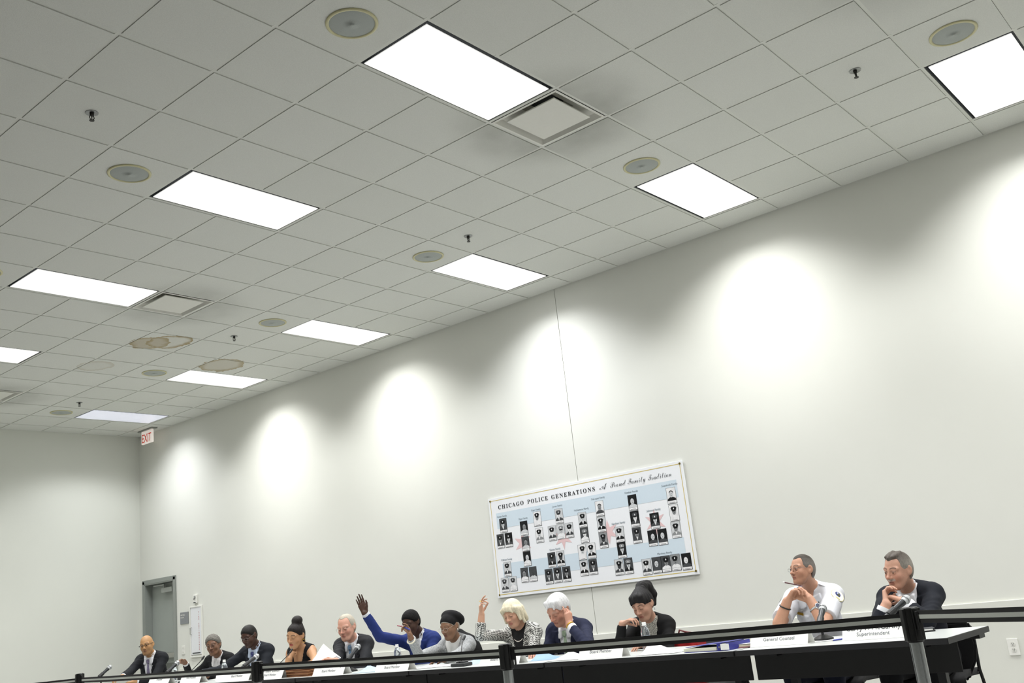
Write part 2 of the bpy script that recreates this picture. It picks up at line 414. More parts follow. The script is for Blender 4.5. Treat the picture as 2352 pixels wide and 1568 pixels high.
M_SPKR = mat('speaker_rim_yellowed', '#c9c59c', 0.5, var=0.05); M_GRILLE = mat('speaker_grille', '#a6aca7', 0.6, var=0.12, scale=300, bump=0.5, bscale=600)
rim_m = MB().lathe([(0.150, -0.001), (0.150, -0.007), (0.142, -0.011), (0.134, -0.010), (0.131, -0.005)], 40).mesh('speaker_rim'); rim_m.materials.append(M_SPKR)
gr_m = MB().lathe([(0.132, -0.004), (0.120, -0.008), (0.06, -0.011), (0.012, -0.012), (0.012, -0.014), (0, -0.0145)], 40).mesh('speaker_grille'); gr_m.materials.append(M_GRILLE)
for me in (rim_m, gr_m): me.polygons.foreach_set('use_smooth', np.ones(len(me.polygons), dtype=bool))
SLAB = {(-2.5, -3.5): 'round ceiling speaker at the far right, beside the cut off light', (-2.5, .5): 'round ceiling speaker beside the wall light right of the banner', (-2.5, 4.5): 'round ceiling speaker beside the light above the wall joint',
        (-2.5, 8.5): 'round ceiling speaker beside the wall light second left of the joint', (-2.5, 12.5): 'round ceiling speaker beside the far wall light near the stains', (-2.5, 16.5): 'farthest round ceiling speaker, beside the bluish light',
        (-7.5, .5): 'nearest and largest round ceiling speaker, top centre by the biggest light', (-7.5, 4.5): 'round ceiling speaker of the left row by the second light', (-7.5, 8.5): 'round ceiling speaker just cut by the left edge'}
for (j, i), lab in SLAB.items():
    S = empty('ceiling_speaker', (j*T, i*T, HC+TB), lab, 'speaker', 'round ceiling speakers')
    for nm, me in (('speaker_rim', rim_m), ('speaker_grille', gr_m)):
        o = bpy.data.objects.new(nm, me); COL.objects.link(o); o.parent = S
M_SPR = mat('sprinkler_chrome', '#8d8f8d', 0.3, 0.9); M_SPRD = mat('sprinkler_dark_brass', '#3a3a36', 0.4, 0.7)
PLAB = {(-2.6, -2.45): 'fire sprinkler head near the cut off right hand light', (-2.6, 3.55): 'fire sprinkler head just right of the speaker above the wall joint', (-2.6, 9.55): 'fire sprinkler head between the two stained tile areas', (-2.6, 15.45): 'farthest fire sprinkler head, above the bluish light', (-8.5, 3.45): 'fire sprinkler head on the far left of the nearest tiles'}
for (j, i), lab in PLAB.items():
    S = empty('fire_sprinkler', (j*T, i*T, HC+TB), lab, 'sprinkler', 'ceiling sprinkler heads')
    auto_smooth(MB().lathe([(0.040, -0.001), (0.040, -0.004), (0.034, -0.007), (0.018, -0.004), (0, -0.004)], 24).build('escutcheon', M_SPR, S))
    b = MB().cone((0, 0, -0.002), (0, 0, -0.022), 0.014, 0.012, 12)
    for s in (-1, 1): b.tube([(s*0.010, 0, -0.02), (s*0.016, 0, -0.034), (s*0.008, 0, -0.05), (0, 0, -0.053)], 0.003, 6)
    b.cone((0, 0, -0.022), (0, 0, -0.048), 0.004, 0.003, 8); b.build('sprinkler_body', M_SPRD, S)
    MB().cone((0, 0, -0.053), (0, 0, -0.056), 0.016, 0.016, 12).build('deflector', M_SPRD, S)

# ---------------------------------------------------------------- exit sign on the ceiling over the door
ex = empty('exit_sign', (0.18, 10.74, HC), 'white exit sign with red letters hanging from the ceiling above the door', 'exit sign')
MB().box((0, 0, -0.012), (0.10, 0.42, 0.024), bev=0.006).build('canopy', mat('exit_canopy', '#8a8c86', 0.5), ex)
MB().box((0, 0, -0.125), (0.035, 0.31, 0.205), bev=0.006).build('sign_body', mat('exit_face', '#efe9e0', 0.4, emit=('#fff2ea', 0.35)), ex)
text_mesh('exit_lettering', 'EXIT', 0.19, mat('exit_red', '#c2301c', 0.4, emit=('#d03018', 0.25)), ex, frame((-0.019, 0, -0.205), (0, -1, 0), (0, 0, 1)), sx=0.72, offset=0.001)

# ---------------------------------------------------------------- small things on the long wall
c = empty('fire_extinguisher_cabinet', (XW, 9.811, 1.287), 'white wall cabinet with red vertical FIRE EXTINGUISHER lettering', 'cabinet')
b = MB()
for s in (-1, 1): b.box((-0.012, s*0.148, 0), (0.024, 0.02, 0.72), bev=0.003); b.box((-0.0115, 0, s*0.35), (0.023, 0.276, 0.02), bev=0.003)
b.build('cabinet_frame', M_WHITEP, c)
dr = MB().box((-0.008, 0, 0.01), (0.016, 0.27, 0.67), bev=0.002).build('cabinet_door', mat('cabinet_white', '#e6e8ea', 0.35, var=0.01), c)
MB().tube([(-0.016, 0.118, 0.06), (-0.04, 0.118, 0.055), (-0.04, 0.118, -0.035), (-0.016, 0.118, -0.04)], 0.005, 6).build('pull_handle', M_STEEL, dr)
MB().box((-0.018, 0.0, -0.30), (0.006, 0.2, 0.012)).build('bottom_latch', M_DARK, dr)
M_RED = mat('red_lettering', '#a8323a', 0.5)
for n_, ch in enumerate('FIRE EXTINGUISHER'):
    if ch != ' ': text_mesh('red_letter', ch, 0.033, M_RED, dr, frame((-0.0168, -0.075, 0.255-n_*0.0325), (0, -1, 0), (0, 0, 1)), offset=0.0)
s = empty('room_sign', (XW, 10.128, 1.497), 'small grey room name plaque on the wall beside the door', 'sign')
MB().box((-0.005, 0, 0), (0.01, 0.215, 0.17), bev=0.002).build('plaque', mat('plaque_grey', '#85888a', 0.5), s)
for n_, tx in enumerate(('MEETING', 'ROOM')): text_mesh('plaque_lettering', tx, 0.027, M_WHITEP, s, frame((-0.0108, 0.092, 0.035-n_*0.036), (0, -1, 0), (0, 0, 1)), align='LEFT')
s = empty('light_switch', (XW, 10.175, 1.044), 'white light switch plate on the wall between door and extinguisher cabinet', 'switch')
MB().box((-0.004, 0, 0), (0.008, 0.075, 0.125), bev=0.002).build('switch_plate', M_WHITEP, s)
for q in (-1, 1): MB().box((-0.010, 0, q*0.028), (0.006, 0.012, 0.022), bev=0.001).build('toggle', mat('toggle_ivory', '#c9c9bd', 0.4), s)
s = empty('fire_alarm_strobe', (XW, 9.812, 1.748), 'white fire alarm strobe on the wall above the extinguisher cabinet', 'alarm')
MB().box((-0.015, 0, 0), (0.03, 0.085, 0.125), bev=0.006).build('alarm_body', M_WHITEP, s)
MB().box((-0.036, -0.012, 0.025), (0.016, 0.03, 0.03), bev=0.004).build('strobe_lens', mat('strobe_clear', '#9da09c', 0.2), s)
MB().box((-0.032, 0.012, 0.0), (0.006, 0.03, 0.012)).box((-0.032, 0, -0.054), (0.006, 0.05, 0.014)).build('alarm_slots', M_DARK, s)
s = empty('wall_outlet', (XW-0.022, -1.150, 0.445), 'white duplex power outlet low on the wall at the right edge', 'outlet')
MB().box((-0.004, 0, 0), (0.008, 0.078, 0.122), bev=0.002).build('outlet_plate', M_WHITEP, s)
for q in (-1, 1):
    r = MB().cone((-0.006, 0, q*0.021), (-0.0105, 0, q*0.021), 0.017, 0.017, 20).build('receptacle', mat('receptacle_white', '#dcdcd4', 0.4), s)
    MB().box((-0.0105, -0.006, q*0.021+.004), (0.002, 0.0025, 0.009)).box((-0.0105, 0.006, q*0.021+.004), (0.002, 0.0025, 0.008)).cone((-0.0095, 0, q*0.021-.007), (-0.0115, 0, q*0.021-.007), 0.003, 0.003, 8).build('slots', M_DARK, r)
# ================================================================ points measured in the photograph, on a plane of known x (or height)
def at_x(u, v, x):
    d = r_*((u-1176)/F_PX) + d_*((v-784)/F_PX) + f_; return CAM_C + d*((x-CAM_C.x)/d.x)
def at_z(u, v, z):
    d = r_*((u-1176)/F_PX) + d_*((v-784)/F_PX) + f_; return CAM_C + d*((z-CAM_C.z)/d.z)
# ---------------------------------------------------------------- banner board on the wall
BW, BH = 2.52, 1.078; BX = XW-0.02
bd = empty('banner_board', (BX, 3.95, 1.247), 'large white CHICAGO POLICE GENERATIONS banner board with rows of portrait photos on the wall', 'banner')
def bq(u0, v0, u1, v1, d): return [(-d, -u0, v0), (-d, -u1, v0), (-d, -u1, v1), (-d, -u0, v1)]
MB().box((0.0065, -BW/2, BH/2), (0.013, BW, BH), bev=0.0015).build('board_panel', mat('banner_white', '#f0f2f4', 0.35, var=0.01), bd)
MB().box((0.0115, -BW/2, BH/2), (0.016, BW-0.2, BH-0.2)).build('hanging_cleat', M_DARK, bd)
g = MB(); e, th = 0.028, 0.0065
for (a, b2, c2, d2) in ((e, e, BW-e, e+th), (e, BH-e-th, BW-e, BH-e), (e, e, e+th, BH-e), (BW-e-th, e, BW-e, BH-e)): g.poly(bq(a, b2, c2, d2, 0.0008))
gb = g.build('gold_border_print', mat('gold_print', '#d3bd62', 0.4, var=0.05), bd); gb['kind'] = 'stuff'
for (u, v) in ((0.028, BH-0.03), (BW-0.03, BH-0.028), (0.03, 0.03), (BW-0.03, 0.033)):
    MB().cone((0.0, -u, v), (-0.006, -u, v), 0.011, 0.009, 14).build('mounting_screw', mat('screw_brass', '#8c7a3c', 0.3, 0.8), bd)
MB().poly(bq(0.098, 0.735, 2.425, 0.905, 0.0008)).build('blue_stripe', mat('stripe_blue', '#d2e0e9', 0.4, var=0.01), bd)
MB().poly(bq(0.115, 0.185, 2.413, 0.355, 0.0008)).build('blue_stripe', MATS['stripe_blue'], bd)
M_STAR = mat('star_pink', '#e6c6c6', 0.4, var=0.02)
for (u, v) in ((0.436, 0.541), (0.985, 0.530), (1.56, 0.515), (2.125, 0.54)):
    pts = []
    for k in range(12):
        rr = 0.125 if k % 2 == 0 else 0.05; a = PI/2 + k*PI/6
        pts.append((-0.0012, -(u-rr*math.cos(a)), v+rr*math.sin(a)))
    MB().poly(pts).build('six_point_star', M_STAR, bd)
M_PH = [mat('photo_grey_%s' % k, c, 0.35, var=0.25, scale=30) for k, c in (('black', '#17181a'), ('dark', '#46484a'), ('mid', '#8f9192'), ('light', '#cfd1d2'), ('white', '#f2f2f2'))]
PHOTOS = [(0.186, 0.762), (0.125, 0.598), (0.244, 0.598), (0.183, 0.29), (0.125, 0.129), (0.242, 0.13), (0.475, 0.694), (0.474, 0.529), (0.472, 0.37), (0.413, 0.205), (0.531, 0.204), (0.672, 0.769), (0.677, 0.593), (0.967, 0.757), (0.851, 0.592), (0.965, 0.593), (1.077, 0.594), (0.803, 0.32), (0.921, 0.322), (0.742, 0.156), (0.859, 0.159), (0.975, 0.158), (1.262, 0.677), (1.263, 0.519), (1.208, 0.353), (1.327, 0.354), (1.206, 0.194), (1.321, 0.195), (1.493, 0.759), (1.49, 0.599), (1.49, 0.44), (1.696, 0.473), (1.694, 0.318), (1.635, 0.156), (1.749, 0.158), (1.897, 0.761), (1.897, 0.6), (1.896, 0.438), (2.123, 0.549), (2.07, 0.389), (2.184, 0.387), (2.348, 0.761), (2.35, 0.595), (2.344, 0.433), (1.958, 0.126), (2.074, 0.13), (2.179, 0.131), (2.288, 0.133), (2.407, 0.129)]
# background, face, coat, cap (None = bare headed) tone of every portrait, 0 black .. 4 white
TONES = ['1310', '1210', '0310', '3310', '3311', '3441', '023.', '123.', '034.', '124.', '113.', '4240', '4320', '3411', '3410', '3342', '3410', '1100', '3100', '1210', '1310', '1200', '3300', '1442', '4340', '4300', '3400', '1210', '421.', '3100', '2110', '3400', '0302', '3110', '1302', '033.', '0411', '1210', '0311', '031.', '031.', '430.', '4240', '3220', '3410', '131.', '1240', '2240', '041.']
rp = random.Random(4)
def ell(u, v, a, b_, d, n=14, a0=0.0, a1=2*PI):
    return [(-d, -(u+a*math.cos(a0+(a1-a0)*k/n)), v+b_*math.sin(a0+(a1-a0)*k/n)) for k in range(n+(0 if a1-a0 > 6 else 1))]
for (u, v), tn in zip(PHOTOS, TONES):
    P = MB(); w2, h2 = 0.0525, 0.0775; t0 = (v-h2)
    d0 = 0.0015
    bgk, fc, ct = int(tn[0]), int(tn[1]), int(tn[2]); cp = None if tn[3] == '.' else int(tn[3])
    P.m(0).poly(bq(u-w2, v-h2, u+w2, v+h2, d0))
    P.m(bgk).poly(bq(u-w2+.003, v-h2+.003, u+w2-.003, v+h2-.002, d0+.0004))
    q = rp.uniform(-.006, .006)
    P.m(ct).poly([(-(d0+.0008), -(u+x), v+y) for x, y in ((-.049, -.048), (.049, -.048), (.045, -.028), (.018+q, -.014), (-.018+q, -.014), (-.045, -.03))])
    if cp is not None and ct < 3: P.m(4).poly([(-(d0+.0012), -(u+x+q), v+y) for x, y in ((-.012, -.014), (0, -.046), (.012, -.014))])
    P.m(fc).poly(ell(u+q, v+.012, .0215, .030, d0+.0016))
    P.m(max(0, fc-2)).poly(bq(u+q-.013, v+.0145, u+q-.004, v+.018, d0+.002)).poly(bq(u+q+.004, v+.0145, u+q+.013, v+.018, d0+.002)).poly(bq(u+q-.009, v-.004, u+q+.009, v-.001, d0+.002)).poly(bq(u+q-.003, v+.003, u+q+.004, v+.007, d0+.002))
    if cp is not None:
        P.m(cp).poly([(-(d0+.0024), -(u+x+q), v+y) for x, y in ((-.022, .022), (.022, .022), (.033, .048), (.018, .060), (-.018, .060), (-.033, .048))])
        P.m(0).poly([(-(d0+.0028), -(u+x+q), v+y) for x, y in ((-.023, .022), (-.014, .015), (.014, .015), (.023, .022), (.02, .027), (-.02, .027))])
        P.m(4 if cp < 3 else 1).poly(ell(u+q, v+.041, .006, .009, d0+.0028, 8))
    else:
        P.m(0 if fc > 1 else 1).poly(ell(u+q, v+.026, .0245, .024, d0+.0012, 12, 0, PI))
    P.m(4).poly(bq(u-w2+.004, v-h2+.004, u+w2-.004, v-.050, d0+.002))
    P.m(1).poly(bq(u-.03, v-h2+.010, u+.03, v-h2+.013, d0+.0024))
    P.build('portrait_photo', M_PH, bd)
M_INK = mat('ink_black', '#202124', 0.5); M_INKG = mat('ink_grey', '#85929b', 0.5)
def board_text(name, s_, size, u, v, m, **k): return text_mesh(name, s_, size, m, bd, frame((-0.0016, -u, v), (0, -1, 0), (0, 0, 1)), **k)
def uni(s_, cap, low, special={}):
    """plain letters to the styled alphabets every Unicode font set carries"""
    o = ''
    for ch in s_:
        if ch in special: o += special[ch]
        elif 'A' <= ch <= 'Z' and cap: o += chr(cap+ord(ch)-65)
        elif 'a' <= ch <= 'z' and low: o += chr(low+ord(ch)-97)
        else: o += ch
    return o
def fit_text(name, s_, size, u0, u1, v, m, **k):
    o = board_text(name, s_, size, 0, 0, m, align='LEFT', **k)
    ys = [q.co.y for q in o.data.vertices]; ln = max(ys)-min(ys)
    f = (u1-u0)/ln; o.data.transform(Matrix.Translation((0, -u0, v)) @ Matrix.Diagonal((1, f, 1, 1)) @ Matrix.Translation((0, -max(ys), 0)))
    return o
for wd, u0, u1 in (('CHICAGO', .139, .506), ('POLICE', .560, .844), ('GENERATIONS', .892, 1.464)): fit_text('title_word', uni(wd, 0x1D400, 0x1D41A), 0.062, u0, u1, 0.945, M_INK, spacing=1.35)
M_INKC = mat('ink_charcoal', '#55585d', 0.5)
for wd, u0, u1 in (('A', 1.522, 1.619), ('Proud', 1.656, 1.850), ('Family', 1.871, 2.082), ('Tradition', 2.111, 2.381)): fit_text('script_word', uni(wd, 0x1D4D0, 0x1D4EA), 0.085, u0, u1, 0.945, M_INKC, offset=-0.0012)
CAPS = [((0.179, 0.855), 'Green'), ((0.477, 0.790), 'Ryan'), ((0.665, 0.858), 'Dyer'), ((0.959, 0.856), 'Jones'), ((1.263, 0.776), 'McNamara'), ((1.487, 0.858), 'DeLopez'), ((1.897, 0.858), 'Kinahan'), ((2.343, 0.858), 'Swarbrick'), ((2.125, 0.646), 'Johnson'), ((1.695, 0.577), 'Gardner'), ((2.179, 0.225), 'Martinez'), ((0.859, 0.417), 'Gaines'), ((0.182, 0.386), "O'Brien")]
for (u, v), nm in CAPS: board_text('family_caption', nm+' Family', 0.027, u, v, M_INKG, sx=0.98)

# ================================================================ the row of tables
A0 = Vector((-2.36, -1.549, 0)); TD = Vector((0.18, 7.32, 0)).normalized(); TN = Vector((TD.y, -TD.x, 0))
TZ = 0.74; DEP = 0.72
TRZ = math.atan2(-TD.x, TD.y)
def tp(y, d, z=TZ):
    """point on the tables: world y of its place along the row, depth d behind the front edge, height z"""
    return A0 + TD*((y-A0.y)/TD.y) + TN*d + Vector((0, 0, z))
M_TOP = mat('table_laminate', '#c2c6c3', 0.3, var=0.02, scale=60); M_EDGE = mat('table_edge_band', '#1b1b1d', 0.5)
M_PANEL = mat('modesty_panel_black', '#060707', 0.7, var=0.1); M_LEG = mat('table_leg_grey', '#1c1d1f', 0.4, 0.4)
BOUNDS = [-1.549, -0.262, 1.262, 2.68, 4.18, 5.72, 7.24, 8.80]
TLAB = ['nearest long table, under the two rightmost seated men, its grey right end free', 'second table from the right, carrying the blue ring binder', 'third table from the right, in front of the white haired man',
        'fourth table from the right, in front of the raised hands', 'fifth table from the right, carrying the brown folders', 'sixth table from the right, mostly below the picture', 'farthest table, in front of the bald man']
for n_, (ya, yb) in enumerate(zip(BOUNDS, BOUNDS[1:])):
    ln = (yb-ya)/TD.y-0.008; o = tp((ya+yb)/2, 0, 0)
    t = empty('folding_table', o, TLAB[n_], 'table', 'row of folding tables', TRZ)   # local x: depth, local y: along the row
    MB().box((DEP/2, 0, TZ-0.0125), (DEP-0.012, ln-0.012, 0.025)).build('table_top', M_TOP, t)
    eb = MB()
    eb.box((0.003, 0, TZ-0.0165), (0.006, ln, 0.032), bev=0.002).box((DEP-0.003, 0, TZ-0.0165), (0.006, ln, 0.032), bev=0.002)
    eb.box((DEP/2, -ln/2+0.003, TZ-0.0165), (DEP, 0.006, 0.032), bev=0.002).box((DEP/2, ln/2-0.003, TZ-0.0165), (DEP, 0.006, 0.032), bev=0.002)
    eb.build('edge_band', M_EDGE, t)
    MB().box((0.20, 0.0, 0.629), (0.012, ln-(0.045 if n_ == 0 else 0.004), 0.168), bev=0.002).build('modesty_panel', M_PANEL, t)
    for s in (-1, 1):
        lg = MB().box((DEP/2+0.02, s*(ln/2-0.19), 0.70), (DEP-0.2, 0.05, 0.025)).box((DEP/2, s*(ln/2-0.19), 0.37), (0.05, 0.045, 0.66)).box((DEP/2, s*(ln/2-0.19), 0.02), (DEP-0.08, 0.05, 0.035), bev=0.006)
        lg.build('leg', M_LEG, t)
    MB().box((DEP-0.12, -ln/2+0.045, TZ-0.045), (0.10, 0.07, 0.022)).build('end_bracket', M_BLACK, t)

# ---------------------------------------------------------------- name cards: folded card tents
M_CARD = mat('card_white', '#f2f2ee', 0.8, var=0.01)
def tent(y0, y1, d, label, lines=(), h=0.105, name='name_card', group='folded name cards', yaw=0.0):
    o = tp((y0+y1)/2, d); w = abs(y0-y1)
    c = empty(name, o, label, 'name card', group, TRZ+yaw)
    b = MB(); th = 0.0012; a = 0.05
    for s in (-1, 1):
        p = [Vector((a, s*0, 0))]
        b.poly([(a+s*a, -w/2, 0.0006), (a+s*a, w/2, 0.0006), (a, w/2, h), (a, -w/2, h)], th, (s, 0, 0.4))
    b.poly([(0, -w/2, 0.0004), (2*a, -w/2, 0.0004), (2*a, w/2, 0.0004), (0, w/2, 0.0004)])
    b.build('folded_card', M_CARD, c)
    up = Vector((a, 0, h)).normalized(); nrm = Vector((-h, 0, a)).normalized()
    for (s_, size, hh, m) in lines:
        org = up*hh + nrm*0.0022
        text_mesh('card_lettering', s_, size, m, c, frame(org, (0, -1, 0), up))
    return c
M_CI = mat('card_ink', '#3d3f44', 0.6); M_CI2 = mat('card_ink_pale', '#76797f', 0.6)
tent(-0.863, -1.235, 0.225, 'white name card reading Superintendent in front of the rightmost man', [('Garry F. McCarthy', 0.043, 0.058, M_CI), ('Superintendent', 0.032, 0.024, M_CI2)])
tent(-0.278, -0.665, 0.18, 'white name card reading General Counsel in front of the white shirted officer', [('Ralph Price', 0.041, 0.072, M_CI), ('General Counsel', 0.031, 0.034, M_CI2)])
tent(0.997, 0.622, 0.06, 'white Board Member name card between the white haired man and the ponytailed woman', [('Board Member', 0.031, 0.040, M_CI2)])
tent(at_x(1096, 1537, -2.27).y, at_x(1189, 1527, -2.27).y, 0.03, 'white Board Member name card half hidden by a black belt post', [('John Simpson', 0.041, 0.068, M_CI), ('Board Member', 0.031, 0.036, M_CI2)])
tent(3.16, 2.754, 0.06, 'white name card reading Rita Fry near the water bottle', [('Rita Fry', 0.041, 0.062, M_CI), ('Board Member', 0.031, 0.026, M_CI2)])
tent(4.008, 3.578, 0.06, 'white name card reading Rev. Michael Eaddy in front of the grey suited man', [('Rev. Michael Eaddy', 0.043, 0.068, M_CI), ('Board Member', 0.031, 0.030, M_CI2)])
tent(4.846, 4.454, 0.05, 'white name card reading William Conlon left of the brown folders', [('William Conlon', 0.041, 0.066, M_CI), ('Board Member', 0.031, 0.030, M_CI2)])
tent(5.42, 4.98, 0.05, 'white name card reading Melissa Ballate left of a belt post', [('Melissa Ballate', 0.041, 0.076, M_CI), ('Board Member', 0.031, 0.040, M_CI2)])
q = at_x(414.5, 1557, -2.05).y
tent(q, q-0.38, 0.10, 'white name card reading Ghian Foreman and Vice President', [('Ghian Foreman', 0.041, 0.085, M_CI), ('Vice President', 0.031, 0.052, M_CI2)], h=0.11)
q2 = at_x(465, 1551, -2.0).y
tent(q2-0.10, q2-0.34, 0.30, 'blank white folded card between two lettered name cards', [], h=0.11, yaw=0.45)
q3 = at_x(338, 1560, -2.05).y
tent(q3, q3-0.42, 0.10, 'leftmost white name card, its name half hidden by the belt', [('Lori Lightfoot', 0.041, 0.087, M_CI), ('President', 0.031, 0.055, M_CI2)], h=0.11)

# ---------------------------------------------------------------- microphones on desk stands
M_MIC = mat('mic_body_dark', '#2e3032', 0.35, 0.3); M_MESH = mat('mic_grille_silver', '#c3c5c6', 0.45, 0.6, var=0.25, scale=500, bump=0.6, bscale=900); M_MICB = mat('mic_band', '#8e9092', 0.3, 0.6)
def hand_mic(tip, tail, label):
    tip, tail = Vector(tip), Vector(tail); d = (tip-tail).normalized()
    base = Vector((tail.x-0.02, tail.y, TZ))
    m = empty('microphone', base, label, 'microphone', 'hand microphones on desk stands')
    q = Vector((0, 0, 1)).rotation_difference(d).to_matrix().to_4x4(); L0 = tip-base
    def along(b): b.bm.transform(Matrix.Translation(L0) @ q); return b
    auto_smooth(along(MB().lathe([(0, 0), (0.012, -0.003), (0.021, -0.012), (0.0255, -0.026), (0.0245, -0.040), (0.020, -0.056), (0, -0.056)], 20)).build('grille', M_MESH, m))
    auto_smooth(along(MB().lathe([(0.0255, -0.030), (0.0272, -0.031), (0.0272, -0.038), (0.0255, -0.039)], 20)).build('grille_band', M_MICB, m))
    auto_smooth(along(MB().lathe([(0, -0.055), (0.020, -0.056), (0.0205, -0.065), (0.0175, -0.10), (0.0150, -0.20), (0.0145, -0.235), (0, -0.236)], 18)).build('handle', M_MIC, m))
    along(MB().box((0, 0.0175, -0.085), (0.008, 0.004, 0.014))).build('switch', MATS['white_plastic'], m)
    # clip, stem and weighted base
    cp = L0 - d*0.17
    st = MB().tube([cp - d*0.03, cp + d*0.03], 0.0215, 12); st.tube([cp, cp+Vector((0.0, 0, -0.03)), Vector((cp.x, cp.y, 0.02))], 0.009, 8); st.build('stand_clip', M_BLACK, m)
    auto_smooth(MB().lathe([(0, 0.034), (0.022, 0.032), (0.045, 0.020), (0.062, 0.012), (0.064, 0.0), (0, 0.0)], 28, (cp.x, cp.y, 0.0)).build('stand_base', M_BLACK, m))
    return m
MICS = [((2088, 1370), (2045, 1408), 'hand microphone pointing up right in front of the rightmost man in the dark suit'), ((1891, 1390), (1884, 1424), 'hand microphone in front of the white shirted officer'),
        ((826, 1480), (803, 1510), 'hand microphone in front of the grey suited man with the pale blue tie'), ((594, 1503), (567, 1524), 'hand microphone beside a belt post in front of the man with the navy tie'),
        ((411, 1518), (388, 1540), 'hand microphone touched by the woman with short grey curls'), ((256, 1528), (232, 1550), 'hand microphone standing alone left of the bald man')]
for a, b2, lab in MICS: hand_mic(at_x(*a, -1.76), at_x(*b2, -1.90), lab)
def gooseneck(tip, foot, label, low=None):
    tip, foot = Vector(tip), Vector(foot); m = empty('gooseneck_microphone', foot, label, 'microphone', 'gooseneck table microphones')
    t = tip-foot; n = 14; pts = []
    c1, c2 = Vector((0.015, 0, 0.10)), t - Vector((0.05, -0.01, 0.07))
    for k in range(n+1):
        s = k/n; a = Vector((0.0, 0, 0.03)); pts.append(a*(1-s)**3 + c1*3*s*(1-s)**2 + c2*3*s*s*(1-s) + t*s**3)
    MB().tube(pts, 0.0042, 8).build('gooseneck', M_BLACK, m)
    d = (pts[-1]-pts[-2]).normalized()
    MB().tube([t-d*0.035, t-d*0.03, t, t+d*0.012], [0.006, 0.010, 0.0105, 0.007], 12).build('mic_capsule', M_BLACK, m)
    b = MB(); b.box((0, 0, 0.014), (0.10, 0.15, 0.026), bev=0.008); b.box((0.01, 0, 0.030), (0.06, 0.08, 0.014), bev=0.005); b.build('mic_base', mat('mic_base_charcoal', '#2a2d2e', 0.5), m)
    MB().cone((-0.02, 0.0, 0.036), (-0.02, 0.0, 0.040), 0.008, 0.008, 12).build('talk_button', M_MICB, m)
gooseneck(at_x(1067, 1462, -1.78), tp(2.22, 0.14), 'gooseneck microphone in front of the woman in the black beret')
gooseneck(at_x(670, 1492, -1.78), tp(4.80, 0.2), 'gooseneck microphone in front of the woman resting her chin on her hand')
gooseneck(at_x(468, 1508, -1.78), tp(6.35, 0.2), 'gooseneck microphone in front of the woman with short grey curls')

# ---------------------------------------------------------------- water bottles
M_PET = mat('clear_bottle_plastic', '#eef4f8', 0.06, var=0.0, trans=0.92); M_CAP = mat('bottle_cap_white', '#f1f1ef', 0.4); M_LABL = mat('bottle_label_blue', '#5f93cf', 0.4, var=0.2, scale=60); M_LABW = mat('bottle_label_white', '#e3ebf5', 0.4)
def bottle(p, label):
    b = empty('water_bottle', p, label, 'bottle', 'water bottles on the tables')
    prof = [(0, 0.002), (0.026, 0.002), (0.031, 0.008), (0.032, 0.02), (0.030, 0.032), (0.032, 0.044), (0.032, 0.105), (0.0305, 0.112), (0.032, 0.119), (0.030, 0.135), (0.022, 0.155), (0.0135, 0.170), (0.0130, 0.182), (0, 0.182)]
    auto_smooth(MB().lathe(prof, 24).build('bottle_body', M_PET, b))
    auto_smooth(MB().lathe([(0, 0.196), (0.0135, 0.196), (0.0145, 0.193), (0.0145, 0.180), (0.0130, 0.179), (0.0165, 0.176), (0.0165, 0.173), (0.0125, 0.172)], 20).build('cap', M_CAP, b))
    auto_smooth(MB().lathe([(0.0324, 0.050), (0.0328, 0.051), (0.0328, 0.092), (0.0324, 0.093)], 24).build('label', M_LABL, b))
    auto_smooth(MB().lathe([(0.0330, 0.080), (0.0332, 0.081), (0.0332, 0.100), (0.0326, 0.101)], 24).build('label_band', M_LABW, b))
def bot(u, v, x, lab):
    p = at_x(u, v, x); bottle((p.x, p.y, TZ), lab)
bot(1480, 1440, -1.78, 'clear water bottle in front of the ponytailed woman'); bot(912, 1489, -1.82, 'clear water bottle in front of the man in the bright blue suit')
bot(515, 1521, -1.82, 'clear water bottle between the grey curled woman and the man with the navy tie'); bot(400, 1528, -1.82, 'water bottle with blue label behind the microphone the grey curled woman touches')

# ---------------------------------------------------------------- papers, folders, binder, phone
def sheet(name, cen, sx, sy, yaw, label, cat, m=None, n=1, curl=0.0, group='loose papers on the tables'):
    """slightly curled stack of n sheets: grid with a lifted corner"""
    o = empty(name, cen, label, cat, group, yaw)
    for k in range(n):
        N = 8; vs = []; dz = 0.0012*k+0.0008; j = (random.uniform(-.012, .012), random.uniform(-.012, .012)) if k else (0, 0); ra = random.uniform(-.12, .12) if k else 0
        for a in range(N+1):
            for b in range(N+1):
                x, y = (a/N-.5)*sx, (b/N-.5)*sy; c = max(0.0, (a/N+b/N)-1.2)
                vs.append((x*math.cos(ra)-y*math.sin(ra)+j[0], x*math.sin(ra)+y*math.cos(ra)+j[1], dz + curl*c*c*(1+0.2*k) + 0.0008*math.sin(7*x/sx)))
        fs = [(a*(N+1)+b, (a+1)*(N+1)+b, (a+1)*(N+1)+b+1, a*(N+1)+b+1) for a in range(N) for b in range(N)]
        raw('sheet', vs, fs, m or M_PAPER, o, True)
    return o
sheet('paper_stack', tp(2.62, 0.30), 0.26, 0.36, 0.3, 'white papers under the left hand of the woman in the black beret', 'papers', n=3, curl=0.01)
sheet('paper_stack', tp(1.17, 0.22), 0.26, 0.30, -0.15, 'white papers in front of the white haired man', 'papers', n=3, curl=0.05)
sheet('blue_folder', tp(1.47, 0.32), 0.22, 0.28, 0.2, 'pale blue folder right of the half hidden name card', 'folder', mat('folder_blue', '#7f9ebd', 0.5), n=1, curl=0.12)
sheet('paper_stack', tp(0.40, 0.22), 0.26, 0.30, 0.1, 'open white pages right of the Board Member card by the ponytailed woman', 'papers', n=3, curl=0.09)
